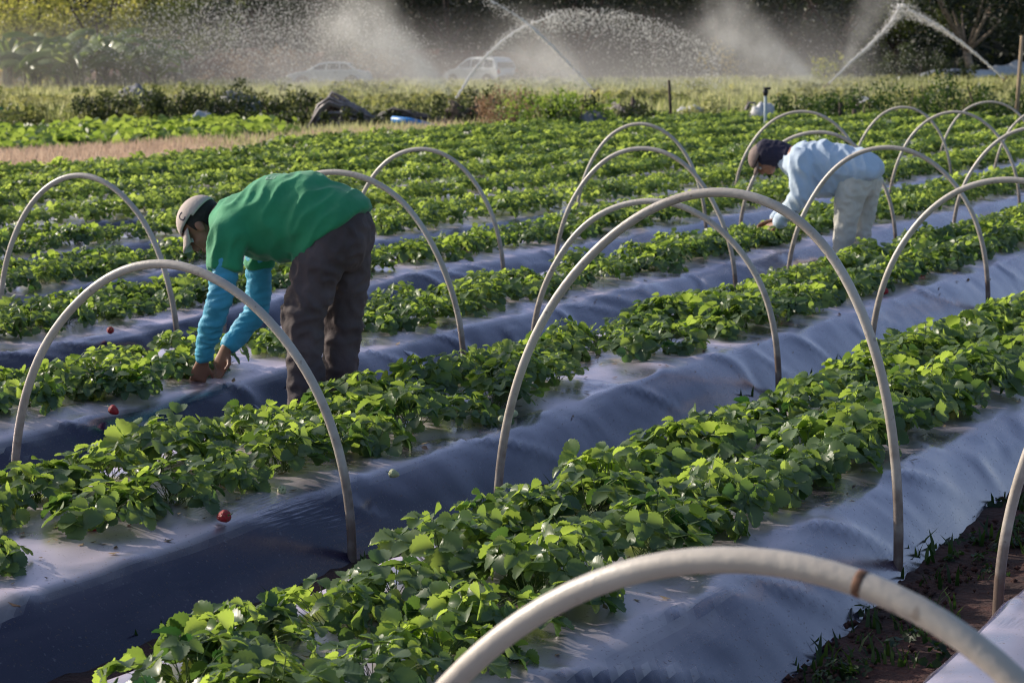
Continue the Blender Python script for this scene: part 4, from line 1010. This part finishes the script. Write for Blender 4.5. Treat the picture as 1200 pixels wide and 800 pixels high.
# ------------------------------------------------------------------ people
def loft(secs, n=20, sub=5, side=None):
    """secs: (x,y,z, ra(side), rb(other)) ; ring frame from path tangent and constant side axis"""
    S = catmull(secs, sub); P = [Vector(s[:3]) for s in S]; vs = []; side = Vector(side or (0, 1, 0))
    for i, s in enumerate(S):
        t = (P[min(i+1, len(P)-1)]-P[max(i-1, 0)]).normalized(); a = (side-t*side.dot(t)).normalized(); b = t.cross(a)
        for k in range(n):
            w = 2*math.pi*k/n; vs.append(P[i]+a*math.cos(w)*max(.002, s[3])+b*math.sin(w)*max(.002, s[4]))
    m = len(S); fs = [(i*n+k, i*n+(k+1) % n, (i+1)*n+(k+1) % n, (i+1)*n+k) for i in range(m-1) for k in range(n)]
    fs += [tuple(reversed(range(n))), tuple((m-1)*n+k for k in range(n))]
    return vs, fs
def fuse(mb, name, voxel, smooth_it=4, fold=0.0, fscale=6.0, seed=0, fold_dir=None):
    me = mb.mesh(name); o = bpy.data.objects.new('tmp', me); col.objects.link(o)
    m = o.modifiers.new('r', 'REMESH'); m.mode = 'VOXEL'; m.voxel_size = voxel
    s = o.modifiers.new('s', 'SMOOTH'); s.factor = .5; s.iterations = smooth_it
    dg = bpy.context.evaluated_depsgraph_get(); dg.update(); me2 = bpy.data.meshes.new_from_object(o.evaluated_get(dg))
    bpy.data.objects.remove(o); me2.name = name
    if fold:
        nr = [v.normal.copy() for v in me2.vertices]
        for v, n in zip(me2.vertices, nr):
            c = v.co; q = Vector((c.x*fscale, c.y*fscale, c.z*fscale*.55))+Vector((seed, 0, 0))
            if fold_dir: q = Vector(fold_dir(c))*fscale+Vector((seed, 0, 0))
            d = noise.noise(q); d2 = 1-abs(noise.noise(q*1.9+Vector((3, 1, 2))))*2.4
            v.co += n*(fold*d+fold*.75*d2)
    me2.update(); return me2
def head_shapes(mb, C, up, fw, lf, s=1.0):
    Mh = Matrix((lf, fw, up)).transposed()    # columns: left, forward, up
    def P(x, y, z): return C+Mh @ Vector((x*s, y*s, z*s))
    for c, r in (((0, -.012, .028), (.076, .096, .086)), ((0, .028, -.03), (.060, .062, .072)), ((0, .05, -.078), (.040, .040, .030)), ((0, .1, -.022), (.013, .02, .024)), ((0, .09, .0), (.010, .018, .03)),
                 ((.078, -.008, -.012), (.009, .02, .032)), ((-.078, -.008, -.012), (.009, .02, .032)), ((0, .087, -.060), (.023, .012, .007)), ((0, .084, -.072), (.020, .012, .007)), ((0, .078, .022), (.052, .018, .011)), ((.034, .062, -.025), (.022, .02, .02)), ((-.034, .062, -.025), (.022, .02, .02))):
        mb.ball(P(*c), tuple(q*s for q in r), 18, 12, Mh)
    return Mh, P
def hand_shapes(mb, Wp, d, nrm, thumb_side, s=1.0, curl=.5):
    """wrist point, hand direction, palm normal (towards the palm side)"""
    d = Vector(d).normalized(); nrm = Vector(nrm); nrm = (nrm-d*nrm.dot(d)).normalized(); sd = d.cross(nrm)*thumb_side
    v, f = loft([(*(Wp-d*.02), .026*s, .022*s), (*(Wp+d*.03*s), .034*s, .017*s), (*(Wp+d*.07*s), .041*s, .014*s), (*(Wp+d*.095*s), .038*s, .011*s)], 14, 4, tuple(sd)); mb.add(v, f)
    for i, (o, L) in enumerate(((.029, .070), (.010, .078), (-.010, .072), (-.029, .057))):
        b = Wp+d*.085*s+sd*o*s; c = curl+.12*i; p1 = b+(d*math.cos(c*.5)+nrm*math.sin(c*.5)+sd*o*2)*L*.45*s; p2 = p1+(d*math.cos(c*1.5)+nrm*math.sin(c*1.5))*L*.32*s; p3 = p2+(d*math.cos(c*2.3)+nrm*math.sin(c*2.3))*L*.28*s
        mb.tube([b-d*.02, b, p1, p2, p3], [.0085*s, .0095*s, .0088*s, .0078*s, .006*s], 9)
    b = Wp+d*.03*s+sd*.03*s; p1 = b+(d*.6+sd*.55+nrm*.4).normalized()*.038*s; p2 = p1+(d*.75+sd*.1+nrm*.65).normalized()*.032*s
    mb.tube([b-sd*.012*s, b, p1, p2], [.014*s, .013*s, .0105*s, .0075*s], 9)

def person(base, rz, z0, spec):
    root = empty('person', (base.x, base.y, z0), rz)
    s = spec; C = Vector(s['head']); up = Vector(s['up']).normalized(); fw = Vector(s['fwd']); fw = (fw-up*fw.dot(up)).normalized(); lf = up.cross(fw)*-1
    lf = fw.cross(up)*-1
    mb = MB(); Mh, HP = head_shapes(mb, C, up, fw, lf, s.get('hs', 1))
    nb = Vector(s['neck']); v, f = loft([(*nb, .065, .06), (*(nb.lerp(C, .5)), .056, .056), (*(C-up*.03-fw*.02), .055, .058)], 16); mb.add(v, f)
    v, f = loft(s['torso_core'], 20); mb.add(v, f)
    for a in s['arms_core']: v, f = loft(a, 14); mb.add(v, f)
    for a in s['legs_core']: v, f = loft(a, 14); mb.add(v, f)
    for h in s['hands']: hand_shapes(mb, *h)
    link('body', fuse(mb, 'body', .0065, 2), s['skin'], root)
    for q in (-1, 1):
        MB().ball(HP(q*.031, .074, .001), .012, 10, 8).build('eye', M['eye'], root)
    # clothes
    mb = MB(); v, f = loft(s['shirt'], 30); mb.add(v, f)
    for a in s['sleeves']: v, f = loft(a, 18); mb.add(v, f)
    shirt = link('shirt', fuse(mb, 'shirt', .010, 3, .017, 6.5, 3, s.get('sfold')), s['shirt_mat'], root)
    mb = MB()
    for a in s['trousers']: v, f = loft(a, 22); mb.add(v, f)
    link('trousers', fuse(mb, 'trousers', .010, 3, s.get('tf', .013), 6.5, 8, lambda c: (c.x*1.3+c.z*.5, c.y*1.2, c.z*1.3-c.x*.6)), s['tr_mat'], root)
    for a in s.get('arm_covers', ()):
        mb = MB(); v, f = loft(a, 18); mb.add(v, f); link('sleeve', fuse(mb, 'sleeve', .007, 2, .008, 9, 5, lambda c: (c.x*.8+c.z*.9, c.y*.8, c.z*2.0)), M['blue_sleeve'], root)
    for a in s['feet']:
        mb = MB(); v, f = loft(a, 14); mb.add(v, f); link('boot', fuse(mb, 'boot', .01, 2), M['shoe'], root)
    return root, shirt, HP, Mh, C, up, fw, lf
def shell(HP, Mh, c, r, keep, name, m, root, n=36, k=24, thick=.003):
    """part of an ellipsoid shell around the head; keep(x,y,z) in head space"""
    mb = MB(); mb.ball((0, 0, 0), r, n, k); me = mb.mesh(name); bm = bmesh.new(); bm.from_mesh(me)
    kill = [v for v in bm.verts if not keep(v.co.x+c[0], v.co.y+c[1], v.co.z+c[2])]
    bmesh.ops.delete(bm, geom=kill, context='VERTS')
    o0 = HP(0, 0, 0)
    for v in bm.verts: v.co = HP(v.co.x+c[0], v.co.y+c[1], v.co.z+c[2])
    bmesh.ops.recalc_face_normals(bm, faces=bm.faces)
    bm.to_mesh(me); bm.free(); o = link(name, me, m, root); q = o.modifiers.new('t', 'SOLIDIFY'); q.thickness = thick; q.offset = 0
    return o
def brim(HP, name, m, root, y0=.085, L=.075, wd=.074, z=.052, drop=.03, yaw=0):
    V = []; F = []; n = 12; k = 5; ca, sa = math.cos(yaw), math.sin(yaw)
    for j in range(k+1):
        t = j/k
        for i in range(n+1):
            a = -1+2*i/n; x = wd*a*(1-.12*t*t); y = y0*math.sqrt(max(0, 1-(a*.92)**2))*.92+L*t*math.sqrt(max(0, 1-(a*.9)**4)); zz = z-drop*t-.018*a*a
            V.append(HP(x*ca-y*sa, x*sa+y*ca, zz))
    for j in range(k):
        for i in range(n): b = j*(n+1)+i; F.append((b, b+1, b+n+2, b+n+1))
    o = link(name, np_mesh(name, V, F), m, root); q = o.modifiers.new('t', 'SOLIDIFY'); q.thickness = .004; return o

# -- worker in green (local axes: +x is the way he faces, +y his left, towards the camera)
A1 = -.22
F1 = DV*math.cos(A1)+DU*math.sin(A1)
spec1 = dict(
    head=(.488, .0, .905), up=(.80, 0, .55), fwd=(.6, .06, -.8), neck=(.395, 0, .95), skin=M['skin'], hs=1.02,
    torso_core=[(-.1, 0, .93, .13, .10), (.05, 0, .98, .14, .10), (.2, 0, .97, .15, .10), (.33, 0, .93, .15, .09), (.40, 0, .94, .07, .06)],
    arms_core=[[(.29, .14, .91, .05, .05), (.288, .20, .80, .048, .048), (.30, .235, .68, .042, .042), (.319, .24, .572, .038, .038), (.39, .19, .44, .036, .036), (.457, .125, .315, .026, .026)],
               [(.32, -.14, .91, .05, .05), (.31, -.19, .78, .048, .048), (.32, -.205, .63, .042, .042), (.336, -.20, .49, .038, .038), (.385, -.13, .41, .036, .036), (.425, -.06, .345, .026, .026)]],
    legs_core=[[(-.13, .09, .88, .08, .08), (-.03, .12, .5, .05, .05), (-.03, .12, .1, .035, .035)], [(-.15, -.09, .88, .08, .08), (-.12, -.1, .5, .05, .05), (-.1, -.1, .1, .035, .035)]],
    hands=[(Vector((.457, .122, .312)), (.35, -.15, -.9), (.2, -.9, .1), 1, 1.0, .5), (Vector((.425, -.058, .342)), (.35, .1, -.95), (.2, .9, 0), -1, 1.0, .45)],
    shirt=[(-.135, 0, .875, .192, .205), (-.118, 0, .895, .192, .208), (-.07, 0, .932, .19, .196), (.02, 0, .953, .188, .188), (.14, 0, .938, .19, .188), (.24, 0, .925, .20, .160), (.325, 0, .925, .195, .115), (.375, 0, .935, .14, .09), (.41, 0, .945, .085, .07)],
    sleeves=[[(.27, .12, .93, .08, .08), (.28, .18, .88, .08, .085), (.288, .21, .80, .07, .078), (.290, .225, .735, .066, .074)], [(.30, -.12, .93, .08, .08), (.30, -.17, .87, .08, .082), (.302, -.195, .79, .07, .076), (.303, -.2, .70, .064, .07)]],
    shirt_mat=M['green_shirt'], tr_mat=M['trousers'],
    sfold=lambda c: (c.x*1.1+c.z*.5, c.y*.6, c.z*.5-c.x*.3),
    trousers=[[(-.07, 0, .99, .13, .09), (-.12, 0, .95, .158, .13), (-.155, 0, .89, .172, .146), (-.145, 0, .80, .16, .125), (-.13, 0, .74, .12, .09)],
              [(-.13, .085, .86, .095, .115), (-.10, .10, .76, .09, .112), (-.065, .11, .64, .082, .100), (-.025, .12, .52, .078, .093), (-.035, .122, .40, .074, .080), (-.035, .122, .25, .070, .076), (-.030, .122, .10, .068, .074), (-.025, .122, .05, .066, .072)],
              [(-.16, -.085, .86, .095, .115), (-.155, -.095, .74, .09, .105), (-.145, -.10, .62, .082, .096), (-.13, -.10, .50, .076, .086), (-.12, -.10, .35, .072, .078), (-.105, -.10, .20, .070, .074), (-.10, -.10, .09, .068, .072), (-.10, -.10, .05, .066, .07)]],
    arm_covers=[[(.288, .205, .82, .054, .056), (.296, .228, .70, .054, .058), (.319, .24, .585, .05, .054), (.365, .215, .49, .046, .05), (.415, .165, .40, .042, .045), (.455, .125, .322, .034, .036)],
                [(.306, -.19, .80, .054, .056), (.32, -.205, .64, .053, .058), (.336, -.20, .50, .05, .055), (.375, -.145, .43, .046, .05), (.405, -.095, .38, .041, .044), (.424, -.062, .350, .035, .037)]],
    feet=[[(-.09, .12, .05, .04, .045), (-.03, .12, .055, .045, .05), (.06, .12, .045, .048, .038), (.14, .12, .03, .045, .026), (.17, .12, .028, .03, .018)], [(-.16, -.1, .05, .04, .045), (-.10, -.1, .055, .045, .05), (-.01, -.1, .045, .048, .038), (.07, -.1, .03, .045, .026), (.10, -.1, .028, .03, .018)]])
root, shirt, HP, Mh, C, up, fw, lf = person(W(7.3, 5.1), math.atan2(F1.y, F1.x), .0, spec1)
tag(root, 'worker in green shirt, dark trousers and beige cap, bent double picking at the left', 'person')
shell(HP, Mh, (0, -.014, .03), (.081, .101, .090), lambda x, y, z: (y < .03 and z > -.05-.0*y and z > -.06 and (y < -.02 or z > -.005)) or z > .05, 'hair', M['hair'], root)
cap = shell(HP, Mh, (0, -.010, .040), (.088, .108, .092), lambda x, y, z: z > .040+.14*(y+.02)*.4, 'cap', M['cap'], root, thick=.004)
brim(HP, 'brim', M['cap'], root, drop=.045).parent = cap
# emblem on the side of the cap: a small hooked mark
em = MB(); pts = [HP(.0885*math.cos(b)+.0, -.010+.03*a-.0, .088+.018*c) for a, b, c in ((-.4, .35, 1), (.3, .33, 1.05), (.5, .4, .3), (.3, .3, -.6), (-.2, .25, -.9), (-.5, .25, -.3))]
bv = BVHTree.FromPolygons([v.co for v in cap.data.vertices], [p.vertices for p in cap.data.polygons])
pts2 = []
for a, c in ((-.012, .016), (-.004, .019), (.008, .018), (.014, .010), (.013, -.001), (.008, -.010), (-.001, -.013), (-.009, -.009)):
    o_ = HP(.2, .005+a, .078+c); hit = bv.ray_cast(o_, (HP(0, .005+a, .078+c)-o_).normalized())
    if hit[0]: pts2.append(hit[0]+hit[1]*0)
if len(pts2) > 2: em2 = MB(); em2.tube(pts2, .005, 6); em2.build('emblem', M['emblem'], cap)
# pale print on the upper back
def print_on(shirt, cx, cy, text, size, root, rotz):
    cu = bpy.data.curves.new('t', 'FONT'); cu.body = text; cu.size = size; cu.align_x = 'CENTER'; cu.align_y = 'CENTER'
    t = bpy.data.objects.new('t', cu); col.objects.link(t); dg = bpy.context.evaluated_depsgraph_get(); dg.update(); me = bpy.data.meshes.new_from_object(t.evaluated_get(dg)); bpy.data.objects.remove(t)
    bv = BVHTree.FromPolygons([v.co for v in shirt.data.vertices], [p.vertices for p in shirt.data.polygons])
    bm = bmesh.new(); bm.from_mesh(me); bmesh.ops.triangulate(bm, faces=bm.faces); bmesh.ops.subdivide_edges(bm, edges=bm.edges, cuts=2)
    ok = True
    for v in bm.verts:
        q = Matrix.Rotation(rotz, 3, 'Z') @ v.co; h = bv.ray_cast(Vector((cx+q.x, cy+q.y, 1.6)), Vector((0, 0, -1)))
        if h[0]: v.co = h[0]+h[1]*.003 if h[1].z > 0 else h[0]-h[1]*.003
        else: ok = False
    bm.to_mesh(me); bm.free()
    if ok: me.name = 'print'; return link('print', me, M['print'], shirt, smooth=False)
print_on(shirt, .125, .06, 'EL', .065, root, -1.57)

# -- worker in the pale shirt
A2 = -.15
F2 = DV*math.cos(A2)+DU*math.sin(A2)
spec2 = dict(
    head=(.575, 0, .825), up=(.88, 0, .42), fwd=(.42, .12, -.9), neck=(.42, 0, .87), skin=M['skin2'], hs=.98,
    torso_core=[(-.15, 0, .78, .12, .1), (.0, 0, .83, .13, .1), (.2, 0, .86, .15, .1), (.33, 0, .85, .15, .09), (.42, 0, .87, .07, .06)],
    arms_core=[[(.27, .14, .86, .05, .05), (.255, .20, .72, .045, .045), (.245, .22, .57, .038, .038), (.35, .16, .44, .034, .034), (.455, .10, .335, .025, .025)],
               [(.32, -.14, .86, .05, .05), (.325, -.19, .70, .045, .045), (.33, -.20, .56, .038, .038), (.43, -.12, .44, .034, .034), (.52, -.045, .345, .025, .025)]],
    legs_core=[[(-.15, .09, .74, .08, .08), (-.07, .1, .42, .05, .05), (-.06, .1, .1, .035, .035)], [(-.18, -.09, .74, .08, .08), (-.16, -.1, .42, .05, .05), (-.14, -.1, .1, .035, .035)]],
    hands=[(Vector((.455, .10, .335)), (.9, -.2, -.35), (-.3, -.7, -.6), 1, 1.05, .45), (Vector((.52, -.045, .345)), (.9, .0, -.38), (-.3, .6, -.6), -1, 1.05, .4)],
    shirt=[(-.275, 0, .69, .13, .07), (-.245, 0, .725, .165, .12), (-.18, 0, .75, .185, .14), (-.07, 0, .765, .19, .165), (.06, 0, .755, .195, .205), (.18, 0, .77, .20, .215), (.27, 0, .805, .20, .170), (.35, 0, .815, .18, .125), (.40, 0, .835, .12, .09), (.43, 0, .875, .08, .07)],
    sleeves=[[(.27, .12, .87, .085, .085), (.262, .18, .80, .082, .09), (.248, .215, .68, .07, .082), (.245, .22, .57, .066, .078), (.34, .175, .455, .056, .064), (.445, .105, .345, .042, .046)],
             [(.31, -.12, .87, .085, .085), (.32, -.17, .80, .08, .085), (.325, -.195, .68, .068, .076), (.33, -.20, .56, .064, .072), (.42, -.13, .45, .052, .058), (.51, -.052, .355, .040, .044)]],
    tf=.008, shirt_mat=M['pale_shirt'], tr_mat=M['pale_trousers'],
    sfold=lambda c: (c.x*1.0-c.z*.6, c.y*.6, c.z*.5+c.x*.4),
    trousers=[[(-.08, 0, .80, .13, .09), (-.14, 0, .765, .15, .11), (-.16, 0, .71, .16, .12), (-.165, 0, .63, .15, .12), (-.15, 0, .58, .12, .09)],
              [(-.15, .085, .70, .095, .125), (-.11, .10, .58, .088, .118), (-.085, .105, .45, .08, .10), (-.07, .105, .32, .074, .086), (-.06, .105, .20, .070, .078), (-.055, .105, .09, .066, .074)],
              [(-.19, -.085, .70, .095, .125), (-.18, -.095, .58, .088, .112), (-.17, -.10, .45, .08, .096), (-.155, -.10, .32, .074, .084), (-.145, -.10, .20, .070, .076), (-.14, -.10, .09, .066, .072)]],
    feet=[[(-.12, .105, .04, .04, .04), (-.05, .105, .05, .045, .05), (.04, .105, .04, .048, .036), (.12, .105, .03, .045, .026), (.15, .105, .028, .03, .018)], [(-.2, -.1, .04, .04, .04), (-.14, -.1, .05, .045, .05), (-.05, -.1, .04, .048, .036), (.03, -.1, .03, .045, .026), (.06, -.1, .028, .03, .018)]])
root, shirt, HP, Mh, C, up, fw, lf = person(W(14.65, 5.22)+Vector((-.06, 0, 0)), math.atan2(F2.y, F2.x), .02, spec2)
tag(root, 'worker in pale blue shirt with dark hood and brown cap, stooping at the right', 'person')
mb = MB()
v, f = loft([(*HP(0, -.02, .085), .06, .06), (*HP(0, -.035, .05), .095, .10), (*HP(0, -.06, -.02), .105, .105), (*HP(0, -.085, -.09), .11, .10), (*HP(0, -.10, -.15), .12, .085), (*HP(0, -.10, -.20), .12, .06)], 22); mb.add(v, f)
link('hood', fuse(mb, 'hood', .007, 3, .006, 12, 3), M['hood'], root)
cap = shell(HP, Mh, (0, -.004, .045), (.092, .112, .094), lambda x, y, z: z > .040+.05*y, 'cap', M['browncap'], root, thick=.004)
brim(HP, 'brim', M['browncap'], root, drop=.03).parent = cap
# plucked fruit bunch held between the fingers of the green worker is left to the plants around his hands

# ------------------------------------------------------------------ light, sky, camera
SUN_EL, SUN_AZ = R(24), math.atan2(.48, -.88)     # direction towards the sun (math angle from +x)
sd = Vector((math.cos(SUN_EL)*math.cos(SUN_AZ), math.cos(SUN_EL)*math.sin(SUN_AZ), math.sin(SUN_EL)))
sl = bpy.data.lights.new('sun', 'SUN'); sl.energy = 5.0; sl.angle = R(.5); sl.color = (1, .90, .76)
so = bpy.data.objects.new('sun', sl); col.objects.link(so); so.rotation_euler = sd.to_track_quat('Z', 'Y').to_euler()
w = bpy.data.worlds.new('World'); sc.world = w; w.use_nodes = True; nt = w.node_tree
sky = nt.nodes.new('ShaderNodeTexSky'); sky.sky_type = 'NISHITA'; sky.sun_disc = False; sky.sun_elevation = SUN_EL
sky.sun_rotation = math.pi/2-SUN_AZ; sky.dust_density = 2.2; sky.ozone_density = 1.6; sky.air_density = 1.0
bg = nt.nodes['Background']; bg.inputs['Strength'].default_value = .15; nt.links.new(sky.outputs[0], bg.inputs['Color'])
cd = bpy.data.cameras.new('camera'); cam = bpy.data.objects.new('camera', cd); col.objects.link(cam); sc.camera = cam
cd.sensor_width = 36; cd.lens = FPX/1200*36; cd.clip_end = 3000; cd.clip_start = .05
cam.matrix_world = Matrix.Translation(EYE) @ Matrix((CR, CU, -CF)).transposed().to_4x4()
cd.dof.use_dof = True; cd.dof.focus_distance = 6.2; cd.dof.aperture_fstop = 8.0
sc.view_settings.view_transform = 'Standard'; sc.view_settings.look = 'None'; sc.view_settings.exposure = 0
sc.cycles.volume_step_rate = 4.0; sc.cycles.volume_max_steps = 64; sc.cycles.volume_bounces = 1
sc.cycles.max_bounces = 8; sc.cycles.transparent_max_bounces = 8; sc.cycles.use_denoising = True; sc.cycles.filter_width = 1.1
